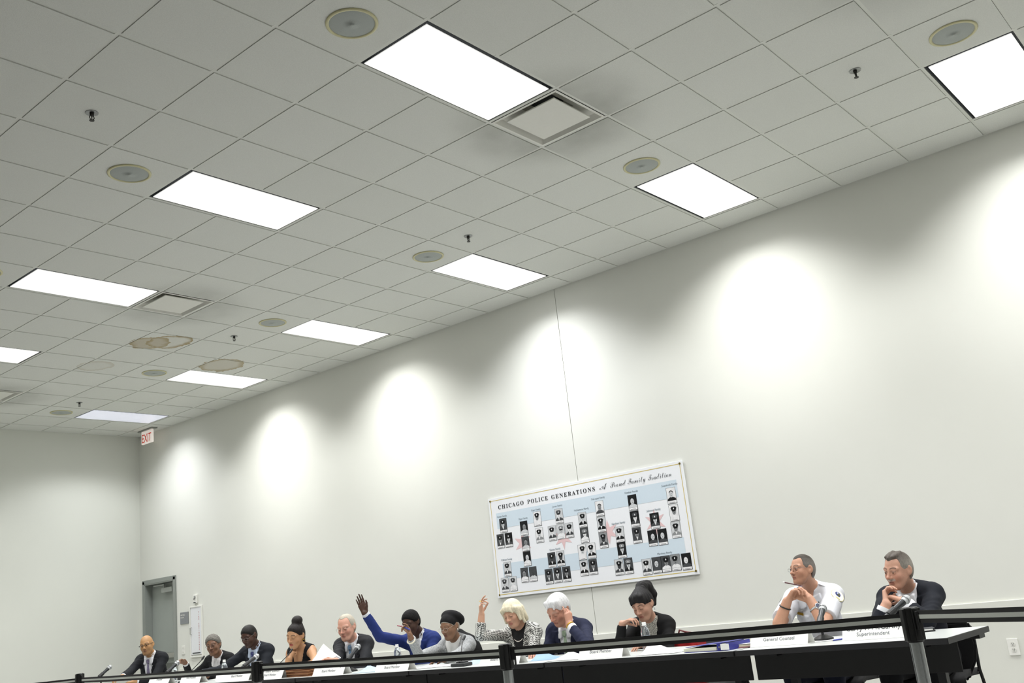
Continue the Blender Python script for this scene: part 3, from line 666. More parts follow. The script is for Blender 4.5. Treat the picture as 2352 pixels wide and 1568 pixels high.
sheet('blue_folder', tp(3.36, 0.24), 0.26, 0.30, 0.2, 'pale blue and white folder left of the Rita Fry card', 'folder', mat('folder_pale_blue', '#a9c3d8', 0.5), n=2, curl=0.06)
sheet('paper_stack', tp(4.98, 0.30), 0.24, 0.30, 0.0, 'white papers behind the belt post in front of the man with the navy tie', 'papers', n=2, curl=0.02)
sheet('paper_stack', tp(6.12, 0.50), 0.20, 0.30, 0.15, 'white papers in front of the woman with short grey curls', 'papers', n=2, curl=0.02)
sheet('paper_stack', tp(-0.60, 0.42), 0.26, 0.30, 0.1, 'white papers under the elbows of the white shirted officer', 'papers', n=2, curl=0.0)
sheet('blue_folder', tp(2.30, 0.4), 0.22, 0.28, -0.2, 'pale blue folder left of the half hidden name card', 'folder', MATS['folder_pale_blue'], n=1, curl=0.05)
# brown accordion folders: a thing for each folder of the pile
M_KRAFT = mat('folder_kraft', '#b07f55', 0.7, var=0.08); M_KRAFT2 = mat('folder_kraft_dark', '#8a5a38', 0.7, var=0.08)
for k in range(3):
    f = empty('expanding_folder', tp(4.27, 0.22, TZ+0.002+k*0.024), ('bottom', 'middle', 'top')[k]+' folder of the brown pile left of the Rev. Michael Eaddy card', 'folder', 'pile of brown folders', TRZ+0.05*k-0.08)
    w_, l_ = 0.25, 0.36
    MB().box((0, 0, 0.0012), (w_, l_, 0.0024)).build('back_cover', M_KRAFT, f)
    b = MB()
    for s in (-1, 1):
        pts = [(w_/2*s, -l_/2), (w_/2*s, l_/2)]
        for z0, z1, o0, o1 in ((0.0024, 0.008, 0, -0.008), (0.008, 0.0135, -0.008, 0), (0.0135, 0.0195, 0, -0.006)):
            b.poly([(s*(w_/2+o0), -l_/2, z0), (s*(w_/2+o0), l_/2, z0), (s*(w_/2+o1), l_/2, z1), (s*(w_/2+o1), -l_/2, z1)])
            b.poly([(-w_/2, s*(l_/2+o0), z0), (w_/2, s*(l_/2+o0), z0), (w_/2, s*(l_/2+o1), z1), (-w_/2, s*(l_/2+o1), z1)])
    b.build('pleated_gusset', M_KRAFT2, f)
    MB().box((0, 0, 0.0207), (w_, l_, 0.0024)).build('front_cover', M_KRAFT, f)
# ring binder lying open
M_BLUE = mat('binder_blue', '#2b2f86', 0.4, var=0.05)
bi = empty('ring_binder', tp(-0.02, 0.06), 'dark blue ring binder with a white spine label on the second table', 'binder', None, TRZ-0.06)
MB().box((0.14, 0.0, 0.0015), (0.27, 0.32, 0.003)).build('lower_cover', M_BLUE, bi)
b = MB(); b.box((0.135, 0.045, 0.014), (0.24, 0.25, 0.02)); b.build('pages', mat('binder_pages', '#d9d8c2', 0.8, var=0.15, scale=200), bi)
MB().box((0.14, -0.165, 0.0225), (0.27, 0.004, 0.045)).build('spine', M_BLUE, bi)
MB().box((0.003, -0.115, 0.024), (0.004, 0.035, 0.042)).build('spine_face', M_BLUE, bi)
MB().box((0.15, 0.0, 0.040), (0.25, 0.32, 0.003), Matrix.Rotation(-0.06, 3, 'X')).build('upper_cover', M_BLUE, bi)
MB().box((0.0, -0.155, 0.024), (0.003, 0.06, 0.036)).build('spine_label', M_PAPER, bi)
MB().cone((0.0, -0.115, 0.024), (-0.003, -0.115, 0.024), 0.006, 0.006, 12).build('finger_ring', M_STEEL, bi)
nb = empty('notebook', tp(-0.25, 0.20), 'maroon notebook with papers between the blue binder and the General Counsel card', 'notebook', None, TRZ+0.35)
MB().box((0.1, 0, 0.004), (0.2, 0.27, 0.006), bev=0.002).build('cover', mat('notebook_maroon', '#8a5a5c', 0.6), nb)
MB().box((0.105, -0.02, 0.013), (0.19, 0.24, 0.011)).build('page_block', mat('cream_pages', '#dcd6bd', 0.8, var=0.1, scale=150), nb)
MB().box((0.11, 0.0, 0.0205), (0.2, 0.25, 0.003), Matrix.Rotation(0.03, 3, 'Y')).build('top_sheet', M_PAPER, nb)
ph = empty('leather_wallet', tp(-1.215, 0.55), 'black phone case lying on the table at the right of the rightmost man', 'phone case', None, TRZ+0.5)
MB().box((0, 0, 0.0045), (0.085, 0.145, 0.009), bev=0.003).build('lower_cover', M_BLACK, ph); MB().box((-0.035, 0, 0.0125), (0.004, 0.12, 0.007)).build('pages', M_PAPER, ph)
MB().box((0.004, 0, 0.0195), (0.08, 0.145, 0.005), Matrix.Rotation(-0.04, 3, 'Y'), bev=0.002).build('upper_cover', mat('case_dark_grey', '#3a3c3f', 0.5), ph)
pn = empty('pen', tp(-0.80, 0.33, TZ+0.005), 'blue pen lying between the microphone base and the Superintendent card', 'pen', None, TRZ+1.2)
MB().cone((0, -0.065, 0), (0, 0.055, 0), 0.0045, 0.0045, 10).build('barrel', mat('pen_blue', '#3a46a0', 0.35), pn); MB().cone((0, 0.055, 0), (0, 0.072, 0), 0.004, 0.001, 10).build('tip', M_STEEL, pn)
# the sheaf of white pages held up by the grey suited man
hp = empty('held_pages', at_x(728, 1512, -1.78), 'white pages curling upright, held by the grey suited man with the pale blue tie', 'papers')
for k, (ap, le, ri, c) in enumerate((((724, 1480), (711, 1504), (764, 1512), 0.02), ((712, 1502), (706, 1516), (762, 1520), 0.03))):
    a_, l_, r2 = [at_x(*q, -1.78+0.012*k)-hp.location for q in (ap, le, ri)]
    lo = Vector((l_.x, l_.y+0.01, -0.12)); ro = Vector((r2.x+0.02, r2.y, -0.14)); N = 10; vs = []
    for i_ in range(N+1):
        for j_ in range(N+1):
            s, t_ = i_/N, j_/N
            top = a_*(1-s) + r2*s; bot_ = lo*(1-s) + ro*s
            p = bot_*(1-t_) + top*t_; p = p + Vector((-c*math.sin(PI*s)*1.2 + 0.10*t_*t_, 0.0, 0.012*math.sin(PI*s)*t_)); vs.append(p)
    fs = [(a*(N+1)+b, (a+1)*(N+1)+b, (a+1)*(N+1)+b+1, a*(N+1)+b+1) for a in range(N) for b in range(N)]
    raw('sheet', vs, fs, M_PAPER, hp, True)

# ================================================================ stanchions and belts
M_POST = mat('post_brushed_chrome', '#aeb2b2', 0.32, 0.85, var=0.12, scale=120); M_HEAD = mat('post_head_black', '#0e0f0f', 0.4); M_BELT = mat('belt_black', '#121211', 0.8, var=0.1, scale=200); M_STRIPE = mat('belt_stripe_grey', '#b4b8b0', 0.6, var=0.05, scale=200)
POSTS = [(-3.494, -1.769), (-3.459, 0.592), (-3.40, 3.08), (-2.755, 7.036), (-3.95, 9.6), (-4.48, -2.92)]
HSC = [1.0, 0.943/0.96, 1.0, 1.0, 1.0, 1.0]     # the second post stands a little lower
BELT_Z = {0: (0.946, 0.958), 1: (0.923, 0.936), 2: (0.940, 0.916), 3: (0.918, 0.929), 4: (0.915, 0.915)}   # top of the belt at this post / at the next one
SLAB2 = ['chrome belt post nearest to the camera, in front of the rightmost man', 'chrome belt post in front of the blonde woman in houndstooth', 'chrome belt post between the man with the navy tie and the woman resting her chin', 'chrome belt post at the far left below the lone microphone', 'belt post beyond the left edge of the picture', 'belt post beyond the right edge of the picture']
post_m = None
for n_, (x, y) in enumerate(POSTS):
    S = empty('belt_stanchion', (x, y, 0), SLAB2[n_], 'stanchion', 'retractable belt stanchions'); dzh = 0.96*(HSC[n_]-1)
    nxt = POSTS[n_-1] if 0 < n_ < 5 else (POSTS[5] if n_ == 0 else None)
    b = MB(); b.lathe([(0.0285, 0.02), (0.0285, 0.825+dzh)], 28)
    o = auto_smooth(b.build('post', M_POST, S))
    r = MB()
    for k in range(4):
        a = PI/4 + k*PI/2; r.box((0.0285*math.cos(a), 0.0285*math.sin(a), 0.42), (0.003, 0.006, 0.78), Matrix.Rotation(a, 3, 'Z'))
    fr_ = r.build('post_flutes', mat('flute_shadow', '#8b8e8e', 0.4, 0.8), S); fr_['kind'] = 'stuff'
    auto_smooth(MB().lathe([(0, 0.0), (0.17, 0.0), (0.175, 0.006), (0.165, 0.014), (0.06, 0.03), (0.03, 0.04), (0, 0.04)], 40).build('base', M_HEAD, S))
    auto_smooth(MB().lathe([(0.029, 0.813), (0.0345, 0.815), (0.0345, 0.952), (0.036, 0.953), (0.036, 0.9575), (0.033, 0.96), (0, 0.96)], 28, (0, 0, dzh)).build('head', M_HEAD, S))
    for k in range(4):
        a = math.atan2((nxt[1]-y), (nxt[0]-x)) + k*PI/2 if nxt else k*PI/2
        MB().box((0.036*math.cos(a), 0.036*math.sin(a), 0.888+dzh), (0.014, 0.030, 0.135), Matrix.Rotation(a, 3, 'Z'), bev=0.003).build('belt_slot', M_HEAD, S)
    if nxt:
        d = (Vector((nxt[0], nxt[1], 0))-Vector((x, y, 0))); L_ = d.length; d.normalize(); nn = Vector((-d.y, d.x, 0))
        a = math.atan2(d.y, d.x)
        MB().box(d*0.052+Vector((0, 0, 0.905+dzh)), (0.02, 0.016, 0.075), Matrix.Rotation(a, 3, 'Z'), bev=0.003).box(d*0.066+Vector((0, 0, 0.888+dzh)), (0.006, 0.012, 0.10), Matrix.Rotation(a, 3, 'Z')).build('belt_end_clip', M_HEAD, S)
        B = MB(); St = MB(); N = 16; s0, s1 = 0.05, L_-0.04; sag = 0.002 if L_ < 3.3 else 0.004
        z0, z1 = BELT_Z[n_]
        for (lst, zt, zb, th) in ((B, 0, -0.052, 0.0016), (St, -0.0175, -0.0345, 0.0026)):
            vs = []
            for k in range(N+1):
                s = k/N; dz = -sag*4*s*(1-s)
                for (zz, o_) in ((zt, th), (zb, th), (zb, -th), (zt, -th)): vs.append(lst.bm.verts.new(d*(s0+(s1-s0)*s) + nn*o_ + Vector((0, 0, z0+(z1-z0)*s+zz+dz))))
            for k in range(N):
                for e_ in range(4): lst.bm.faces.new((vs[4*k+e_], vs[4*k+(e_+1) % 4], vs[4*k+4+(e_+1) % 4], vs[4*k+4+e_]))
            lst.bm.faces.new(vs[0:4]); lst.bm.faces.new(vs[-4:])
        be = B.build('belt', M_BELT, S); St.build('belt_stripe', M_STRIPE, be)
# ================================================================ chairs
M_CHF = mat('chair_fabric_black', '#161617', 0.85, var=0.2, scale=200); M_CHM = mat('chair_tube_black', '#101011', 0.35, 0.5)
def chair(x, y, label, back_h=0.75, rz=0.0):
    """padded stacking chair, sled legs, facing -x"""
    c = empty('stacking_chair', (x, y, 0), label, 'chair', 'black stacking chairs', rz)
    s = MB(); N = 10; rows = []
    for i_ in range(N+1):
        t_ = i_/N; xx = -0.23+0.46*t_; row = []
        for j_ in range(N+1):
            v = j_/N*2-1; yy = v*0.235*(1-0.08*t_)
            z = 0.455 - 0.03*t_ + 0.012*v*v - (0.04*max(0, 0.25-t_)/0.25)
            row.append((xx, yy, z))
        rows.append(row)
    vs = [p for r in rows for p in r]; n1 = len(vs); vs += [(p[0], p[1]*0.97, p[2]-0.045) for p in vs]
    fs = []; q = N+1
    for i_ in range(N):
        for j_ in range(N):
            a = i_*q+j_; fs.append((a, a+q, a+q+1, a+1)); fs.append((n1+a, n1+a+1, n1+a+q+1, n1+a+q))
    for k in range(N):
        fs.append((k, k+1, n1+k+1, n1+k)); a = N*q+k; fs.append((a+1, a, n1+a, n1+a+1))
        a = k*q; fs.append((a+q, a, n1+a, n1+a+q)); a = k*q+N; fs.append((a, a+q, n1+a+q, n1+a))
    o = raw('seat', vs, fs, M_CHF, c, True)
    vs = []; 
    for i_ in range(N+1):
        t_ = i_/N; z = 0.53+(back_h-0.53)*t_
        for j_ in range(N+1):
            v = j_/N*2-1; wv = 0.225*(1 - 0.28*max(0, t_-0.6)**2*6)
            vs.append((0.215+0.10*t_-0.03*(1-v*v), v*wv, z - 0.03*v*v*t_))
    n1 = len(vs); vs += [(p[0]+0.035, p[1]*0.98, p[2]) for p in vs]; fs = []
    for i_ in range(N):
        for j_ in range(N):
            a = i_*q+j_; fs.append((a, a+1, a+q+1, a+q)); fs.append((n1+a, n1+a+q, n1+a+q+1, n1+a+1))
    for k in range(N):
        fs.append((k+1, k, n1+k, n1+k+1)); a = N*q+k; fs.append((a, a+1, n1+a+1, n1+a))
        a = k*q; fs.append((a, a+q, n1+a+q, n1+a)); a = k*q+N; fs.append((a+q, a, n1+a, n1+a+q))
    raw('backrest', vs, fs, M_CHF, c, True)
    for s_ in (-1, 1):
        yy = s_*0.225
        MB().tube([(-0.20, yy, 0.42), (-0.235, yy*1.06, 0.02), (-0.22, yy*1.08, 0.011), (0.28, yy*1.10, 0.011), (0.30, yy*1.10, 0.02), (0.20, yy, 0.43), (0.245, yy*0.98, 0.60), (0.30, yy*0.9, back_h-0.12)], 0.011, 8).build('leg', M_CHM, c)
    MB().tube([(-0.19, -0.225, 0.41), (-0.19, 0.225, 0.41)], 0.010, 8).tube([(0.19, -0.225, 0.42), (0.19, 0.225, 0.42)], 0.010, 8).build('seat_frame', M_CHM, c)
    return c
# ================================================================ people: signed-distance bodies meshed with surface nets
A = np.array
def nrm(v): v = np.asarray(v, float); return v/max(1e-9, np.linalg.norm(v))
def axis_pts(lo, hi, coarse, fine=()):
    """grid coordinates: coarse everywhere, finer inside the given (a, b, step) bands"""
    pts = [lo]; x = lo
    while x < hi:
        st = coarse
        for (a, b, s) in fine:
            if a-coarse*0.5 <= x <= b: st = min(st, s)
        x += st; pts.append(x)
    return A(pts, np.float32)
class Field:
    def __init__(s, ax, ay, az):
        s.ax = [ax, ay, az]; s.F = np.full((len(ax), len(ay), len(az)), 1.0, np.float32)
    def _sub(s, lo, hi):
        sl = []
        for a, l, h in zip(s.ax, lo, hi):
            i0 = max(0, int(np.searchsorted(a, l))-1); i1 = min(len(a), int(np.searchsorted(a, h))+1)
            if i1-i0 < 1: return None
            sl.append(slice(i0, i1))
        return tuple(sl)
    def coords(s, sl=None):
        sl = sl or (slice(None),)*3
        return s.ax[0][sl[0]][:, None, None], s.ax[1][sl[1]][None, :, None], s.ax[2][sl[2]][None, None, :]
    def add(s, pr, inflate=0.0):
        kind = pr[0]; k = pr[-1]; m = k+0.03+max(0, inflate)
        if kind in ('cap', 'ccap'):
            a, b, r1, r2 = pr[1:5]; R = max(r1, r2)+m
            lo = np.minimum(a, b)-R; hi = np.maximum(a, b)+R
        else:
            c, rad = pr[1], pr[2]; R = max(rad)+m; lo = c-R; hi = c+R
        sl = s._sub(lo, hi)
        if sl is None: return
        X, Y, Z = s.coords(sl)
        if kind in ('cap', 'ccap'):
            ba = b-a; L2 = float(ba@ba)+1e-9
            t = ((X-a[0])*ba[0]+(Y-a[1])*ba[1]+(Z-a[2])*ba[2])/L2
            tc = np.clip(t, 0, 1)
            d = np.sqrt((X-a[0]-tc*ba[0])**2+(Y-a[1]-tc*ba[1])**2+(Z-a[2]-tc*ba[2])**2)-(r1+(r2-r1)*tc)-inflate
            if kind == 'ccap': d = np.maximum(d, (t-1)*math.sqrt(L2))
        else:
            Rm = pr[3]; q = [(X-c[0])*Rm[0, i]+(Y-c[1])*Rm[1, i]+(Z-c[2])*Rm[2, i] for i in range(3)]
            if kind in ('ell', 'sub'):
                r = A(rad, float)+inflate
                k0 = np.sqrt((q[0]/r[0])**2+(q[1]/r[1])**2+(q[2]/r[2])**2)
                k1 = np.sqrt((q[0]/r[0]**2)**2+(q[1]/r[1]**2)**2+(q[2]/r[2]**2)**2)+1e-6
                d = k0*(k0-1)/k1
            elif kind == 'box':
                rr = 0.004; e = [np.abs(q[i])-(rad[i]+inflate-rr) for i in range(3)]
                d = np.sqrt(sum(np.maximum(x_, 0)**2 for x_ in e))+np.minimum(np.maximum(np.maximum(e[0], e[1]), e[2]), 0)-rr
        f = s.F[sl]
        if kind == 'sub':
            h = np.maximum(k-np.abs(f+d), 0)/k; s.F[sl] = np.maximum(f, -d)+h*h*k*0.25
        elif k > 1e-5:
            h = np.maximum(k-np.abs(f-d), 0)/k; s.F[sl] = np.minimum(f, d)-h*h*k*0.25
        else: s.F[sl] = np.minimum(f, d)
    def add_all(s, prims, inflate=0.0):
        for p in prims: s.add(p, inflate)
        return s
    def mesh(s):
        F = s.F; neg = F < 0
        nx, ny, nz = F.shape
        cnt = np.zeros((nx-1, ny-1, nz-1), np.int8)
        for dx in (0, 1):
            for dy in (0, 1):
                for dz in (0, 1): cnt += neg[dx:nx-1+dx, dy:ny-1+dy, dz:nz-1+dz]
        act = (cnt > 0) & (cnt < 8); I = np.argwhere(act); n = len(I)
        if n == 0: return np.zeros((0, 3)), np.zeros((0, 4), int)
        idx = np.full(act.shape, -1, np.int64); idx[act] = np.arange(n)
        i, j, k = I.T; acc = np.zeros((n, 3)); w = np.zeros(n)
        C = [(0, 0, 0), (1, 0, 0), (0, 1, 0), (1, 1, 0), (0, 0, 1), (1, 0, 1), (0, 1, 1), (1, 1, 1)]
        P = [np.stack([s.ax[0][i+c[0]], s.ax[1][j+c[1]], s.ax[2][k+c[2]]], 1) for c in C]
        V = [F[i+c[0], j+c[1], k+c[2]] for c in C]
        for a, b in ((0, 1), (2, 3), (4, 5), (6, 7), (0, 2), (1, 3), (4, 6), (5, 7), (0, 4), (1, 5), (2, 6), (3, 7)):
            m = (V[a] < 0) != (V[b] < 0); t = V[a][m]/(V[a][m]-V[b][m])
            acc[m] += P[a][m]+(P[b][m]-P[a][m])*t[:, None]; w[m] += 1
        vs = acc/w[:, None]; quads = []
        for axn in range(3):
            sl0 = [slice(None)]*3; sl1 = [slice(None)]*3; sl0[axn] = slice(0, -1); sl1[axn] = slice(1, None)
            ch = neg[tuple(sl0)] != neg[tuple(sl1)]
            e = np.argwhere(ch); o1, o2 = [q for q in range(3) if q != axn]
            ok = (e[:, o1] > 0) & (e[:, o2] > 0) & (e[:, o1] < F.shape[o1]-1) & (e[:, o2] < F.shape[o2]-1); e = e[ok]
            def cell(d1, d2):
                q = e.copy(); q[:, o1] += d1; q[:, o2] += d2; return idx[q[:, 0], q[:, 1], q[:, 2]]
            q = np.stack([cell(-1, -1), cell(0, -1), cell(0, 0), cell(-1, 0)], 1)
            st = neg[tuple(e.T)]
            flip = st if axn != 1 else ~st
            q[~flip] = q[~flip][:, ::-1]; quads.append(q)
        return vs, np.concatenate(quads)
def sdf_object(name, vs, qs, mats, parent=None, col=None, smooth_it=1):
    if smooth_it and len(vs):
        ed = np.concatenate([qs[:, [0, 1]], qs[:, [1, 2]], qs[:, [2, 3]], qs[:, [3, 0]]])
        for _ in range(smooth_it):
            acc = np.zeros_like(vs); c = np.zeros(len(vs))
            np.add.at(acc, ed[:, 0], vs[ed[:, 1]]); np.add.at(acc, ed[:, 1], vs[ed[:, 0]])
            np.add.at(c, ed[:, 0], 1); np.add.at(c, ed[:, 1], 1)
            vs = vs*0.5+0.5*acc/np.maximum(c, 1)[:, None]
    me = bpy.data.meshes.new(name)
    me.vertices.add(len(vs)); me.vertices.foreach_set('co', vs.astype(np.float32).ravel())
    me.loops.add(4*len(qs)); me.loops.foreach_set('vertex_index', qs.astype(np.int32).ravel())
    me.polygons.add(len(qs)); me.polygons.foreach_set('loop_start', (np.arange(len(qs))*4).astype(np.int32))
    me.polygons.foreach_set('loop_total', np.full(len(qs), 4, np.int32))
    me.update(calc_edges=True); me.validate()
    if col is not None:
        at = me.color_attributes.new('Col', 'FLOAT_COLOR', 'POINT')
        at.data.foreach_set('color', np.concatenate([col, np.ones((len(col), 1))], 1).astype(np.float32).ravel())
    return link_mesh(name, me, mats, parent, True)
def attr_mat(name, rough, bump=0.0, bscale=300, spec=0.4, sheen=0.0, aniso=None):
    m = bpy.data.materials.new(name); m.use_nodes = True; nt = m.node_tree; N = nt.nodes; b = N['Principled BSDF']
    at = N.new('ShaderNodeAttribute'); at.attribute_name = 'Col'
    tc = N.new('ShaderNodeTexCoord'); nz = N.new('ShaderNodeTexNoise'); nz.inputs['Scale'].default_value = bscale; nz.inputs['Detail'].default_value = 2
    if aniso:
        mp = N.new('ShaderNodeMapping'); mp.inputs['Scale'].default_value = aniso; nt.links.new(tc.outputs['Object'], mp.inputs[0]); nt.links.new(mp.outputs[0], nz.inputs['Vector'])
    else: nt.links.new(tc.outputs['Object'], nz.inputs['Vector'])
    mr = N.new('ShaderNodeMapRange'); nt.links.new(nz.outputs[0], mr.inputs[0]); v = 0.12 if not aniso else 0.20
    mr.inputs[1].default_value = 0.3; mr.inputs[2].default_value = 0.7; mr.inputs[3].default_value = 1-v; mr.inputs[4].default_value = 1+v
    mx = N.new('ShaderNodeVectorMath'); mx.operation = 'SCALE'; nt.links.new(at.outputs['Color'], mx.inputs[0]); nt.links.new(mr.outputs[0], mx.inputs['Scale'])
    nt.links.new(mx.outputs[0], b.inputs['Base Color']); b.inputs['Roughness'].default_value = rough; b.inputs['Specular IOR Level'].default_value = spec
    if bump:
        bp = N.new('ShaderNodeBump'); bp.inputs['Strength'].default_value = bump; bp.inputs['Distance'].default_value = 0.002
        nt.links.new(nz.outputs[0], bp.inputs['Height']); nt.links.new(bp.outputs[0], b.inputs['Normal'])
    return m
M_SKIN = attr_mat('skin', 0.5, 0.15, 500)
M_HAIR = attr_mat('hair', 0.6, 0.5, 260, 0.3, aniso=(1.0, 1.0, 0.12))
M_HAIRC = attr_mat('hair_curly', 0.75, 0.9, 160, 0.2)
M_GLASS = mat('spectacle_lens', '#ffffff', 0.02, trans=1.0); M_GLASS.node_tree.nodes['Principled BSDF'].inputs['IOR'].default_value = 1.02
M_EYEW = mat('eye_white', '#d8d3cc', 0.25); M_IRIS = mat('eye_iris', '#2a1f18', 0.15)

def head_prims(H, R, s, nose=1.0, jaw=1.0, ear=1.0, openm=0.0, eyes_open=False):
    """R columns: forward, left, up. returns primitives for one head and the top of the neck"""
    W = lambda f, l, u: A(H)+s*(R@A([f, l, u], float))
    e = lambda c, r, k=0.02, Rm=None: ('ell', W(*c), tuple(s*q for q in r), R if Rm is None else Rm, k*s)
    c = lambda a, b, r1, r2, k=0.015: ('cap', W(*a), W(*b), r1*s, r2*s, k*s)
    sb = lambda cc, r, k=0.01: ('sub', W(*cc), tuple(s*q for q in r), R, k*s)
    P = [e((-.012, 0, .034), (.099, .076, .089), .001), e((.022, 0, -.018), (.069, .060, .090), .03),
         e((.042, 0, -.060), (.050, .046*jaw, .055), .03), e((.070, 0, -.103), (.021, .026*jaw, .019), .03)]
    for q in (-1, 1):
        P += [c((.0, q*.053*jaw, -.040), (.054, q*.026*jaw, -.098), .019, .017, .03),
              e((.058, q*.039, -.028), (.024, .023, .022), .03),
              c((.082, q*.014, .024), (.070, q*.050, .024), .011, .010, .016)]
    P += [c((.090, 0, .014), (.112*nose, 0, -.026), .0075, .0105, .012), e((.113*nose, 0, -.028), (.013, .0125, .0105), .008)]
    for q in (-1, 1):
        P += [e((.100, q*.0125, -.033), (.012, .0085, .0085), .007), sb((.098, q*.032, .002), (.012, .019, .0115), .010), e((.0790, q*.0315, .002), (.0155, .0165, .0140), .004)]
        if eyes_open: P += [sb((.0985, q*.0315, .0010), (.0085, .0118, .0036), .002)]
        Re = R@A([[1, 0, 0], [0, 1, 0], [0, 0, 1]], float)
        a = q*0.32; Rl = A([[math.cos(a), math.sin(a), 0], [-math.sin(a), math.cos(a), 0], [0, 0, 1]])
        P += [e((-.014, q*.079, -.002), (.026*ear, .0085, .033*ear), .008, R@Rl), e((-.010, q*.076, -.024), (.014, .007, .014), .008), sb((-.006, q*.0885, .004), (.012, .007, .016), .006)]
    # lips
    P += [e((.092, 0, -.0585), (.013, .021, .0058), .008), e((.091, 0, -.0690), (.013, .019, .0068), .008), sb((.108, 0, -.0636), (.012, .023, .0016+openm), .004)]
    return P
def paint_head(vs, H, R, s, sp):
    """vertex colours: skin, lips, cheeks, brows, lash line, beard shadow, painted shade at mouth, eyes, nostrils"""
    q = (vs-A(H))@R/s; f, l, u = q.T; col = np.tile(A(srgb(sp['skin'])), (len(vs), 1))
    near = (np.abs(l) < .12) & (np.abs(f) < .14) & (np.abs(u) < .15)
    def mix(mask, c, amt=1.0):
        mm = np.clip(mask, 0, 1)[:, None]*amt*near[:, None]; col[:] = col*(1-mm)+A(srgb(c) if isinstance(c, str) else c)*mm
    g = lambda x, w: np.exp(-(x/w)**2)
    al = np.abs(l)
    red = sp.get('blush', '#b5654f')
    mix(g(al-.045, .022)*g(u+.028, .02)*(f > .03), red, sp.get('flush', .25)*.55); mix(g(l, .014)*g(u+.026, .014)*(f > .09), red, sp.get('flush', .25)*.55)
    if sp.get('beard'): mix(np.clip((-.030-u)/.03, 0, 1)*(f > .0)*np.clip((.075-al)/.03, 0, 1)*(u > -.125), sp['beard'], sp.get('beard_amt', .3))
    mix((np.clip((.0235-al)/.004, 0, 1))*np.clip((.0125-np.abs(u+.0638))/.003, 0, 1)*(f > .078), sp.get('lips', '#8a4f45'), sp.get('lip_amt', .6))
    mix(g(u+.0638, .0018)*(al < .021)*(f > .08), '#3a1f1b', .6)  # shade of the mouth crease painted as a dark line
    arch = .0275+.006*np.sin(np.clip((al-.012)/.042, 0, 1)*PI)
    mix(np.clip((.0055-np.abs(u-arch))/.003, 0, 1)*(al > .011)*(al < .054)*(f > .045), sp.get('brow', '#2a2019'), sp.get('brow_amt', .8))
    lash = -.0035 if not sp.get('open') else .0065
    mix(g(u-lash-.0025*np.cos((al-.0315)/.016*1.5), .0028)*(np.abs(al-.0315) < .0155)*(f > .06), '#1c1410', .75)
    if not sp.get('open'): mix(g(u-.008, .006)*g(al-.0315, .018)*(f > .06), '#5b3a2c', .25)  # shade over closed lids put into the skin colour
    mix(g(u+.014, .004)*g(al-.030, .013)*(f > .05), '#6d4636', .25)  # shade under the eyes, painted likewise
    for nq in (-1, 1): mix(g(l-nq*.0085, .004)*g(u+.040, .004)*(f > .095), '#2a1512', .8)  # nostrils have no holes: their shade is painted on
    if sp.get('tache'): mix(np.clip((.010-np.abs(u+.047))/.004, 0, 1)*(al < .032)*(f > .065), sp['tache'], .9)
    return np.clip(col, 0, 1)
def hand_prims(Wr, D, Nn, side, s=1.0, curl=(25, 30, 25), spread=0.06, thumb=(0.6, 0.35), fcurl=None):
    """side +1 right, -1 left hand. D fingers, Nn where the palm faces"""
    D = nrm(D); Nn = nrm(Nn-D*(Nn@D)); Tm = side*np.cross(D, Nn); P = []; k = .006*s
    for n_, (off, L, rad) in enumerate(((.027, .92, .0082), (.009, 1.0, .0086), (-.010, .94, .0082), (-.027, .74, .0072))):
        kn = Wr + s*(D*(.090-.006*abs(n_-1)) + Tm*off); P.append(('cap', Wr+s*(Tm*off*.55+D*.012), kn, .0150*s, .0112*s, .012*s))
        cu = (fcurl[n_] if fcurl else curl); an = 0; p = kn
        for sg, (ln, c_) in enumerate(zip((.044*L, .027*L, .022*L), cu)):
            an += math.radians(c_); d = nrm(D*math.cos(an)+Nn*math.sin(an)+Tm*spread*(1.2-n_*.8)*(1 if sg == 0 else .6))
            q = p+s*ln*d; P.append(('cap', p, q, (rad-.0006*sg)*s, (rad-.0006*(sg+1))*s, .003*s)); p = q
    b = Wr+s*(Tm*.018+D*.022); m1 = b+s*(nrm(Tm*thumb[0]+D*.75+Nn*thumb[1])*.042); m2 = m1+s*(nrm(Tm*thumb[0]*.6+D*.9+Nn*thumb[1]*.8)*.032); m3 = m2+s*(nrm(Tm*thumb[0]*.2+D+Nn*thumb[1])*.025)
    P += [('cap', b, m1, .0155*s, .0115*s, .012*s), ('cap', m1, m2, .0100*s, .0092*s, .004*s), ('cap', m2, m3, .0092*s, .0078*s, .003*s)]
    return P
def ik(S, Wt, pole, l1, l2):
    d = Wt-S; L = np.linalg.norm(d); L = min(L, (l1+l2)*0.995); u = nrm(d); Wt = S+u*L
    a = (l1*l1-l2*l2+L*L)/(2*L); h = math.sqrt(max(1e-6, l1*l1-a*a)); pl = nrm(pole-u*(pole@u)); return S+u*a+pl*h, Wt
def rot_z(v, a): c, s = math.cos(a), math.sin(a); return A([v[0]*c-v[1]*s, v[0]*s+v[1]*c, v[2]])
def head_frame(yaw, pitch, roll):
    """yaw 0 faces -x, positive turns towards the camera side (-y); pitch positive looks down; roll positive tips the crown to the person's left"""
    y, p, r = [math.radians(q) for q in (yaw, pitch, roll)]
    F0 = A([-math.cos(y), -math.sin(y), 0]); L0 = np.cross([0, 0, 1], F0)
    F = F0*math.cos(p)-A([0, 0, 1])*math.sin(p); U = np.cross(F, L0)
    L = L0*math.cos(r)-U*math.sin(r); U2 = U*math.cos(r)+L0*math.sin(r)
    return np.stack([F, L, U2], 1)
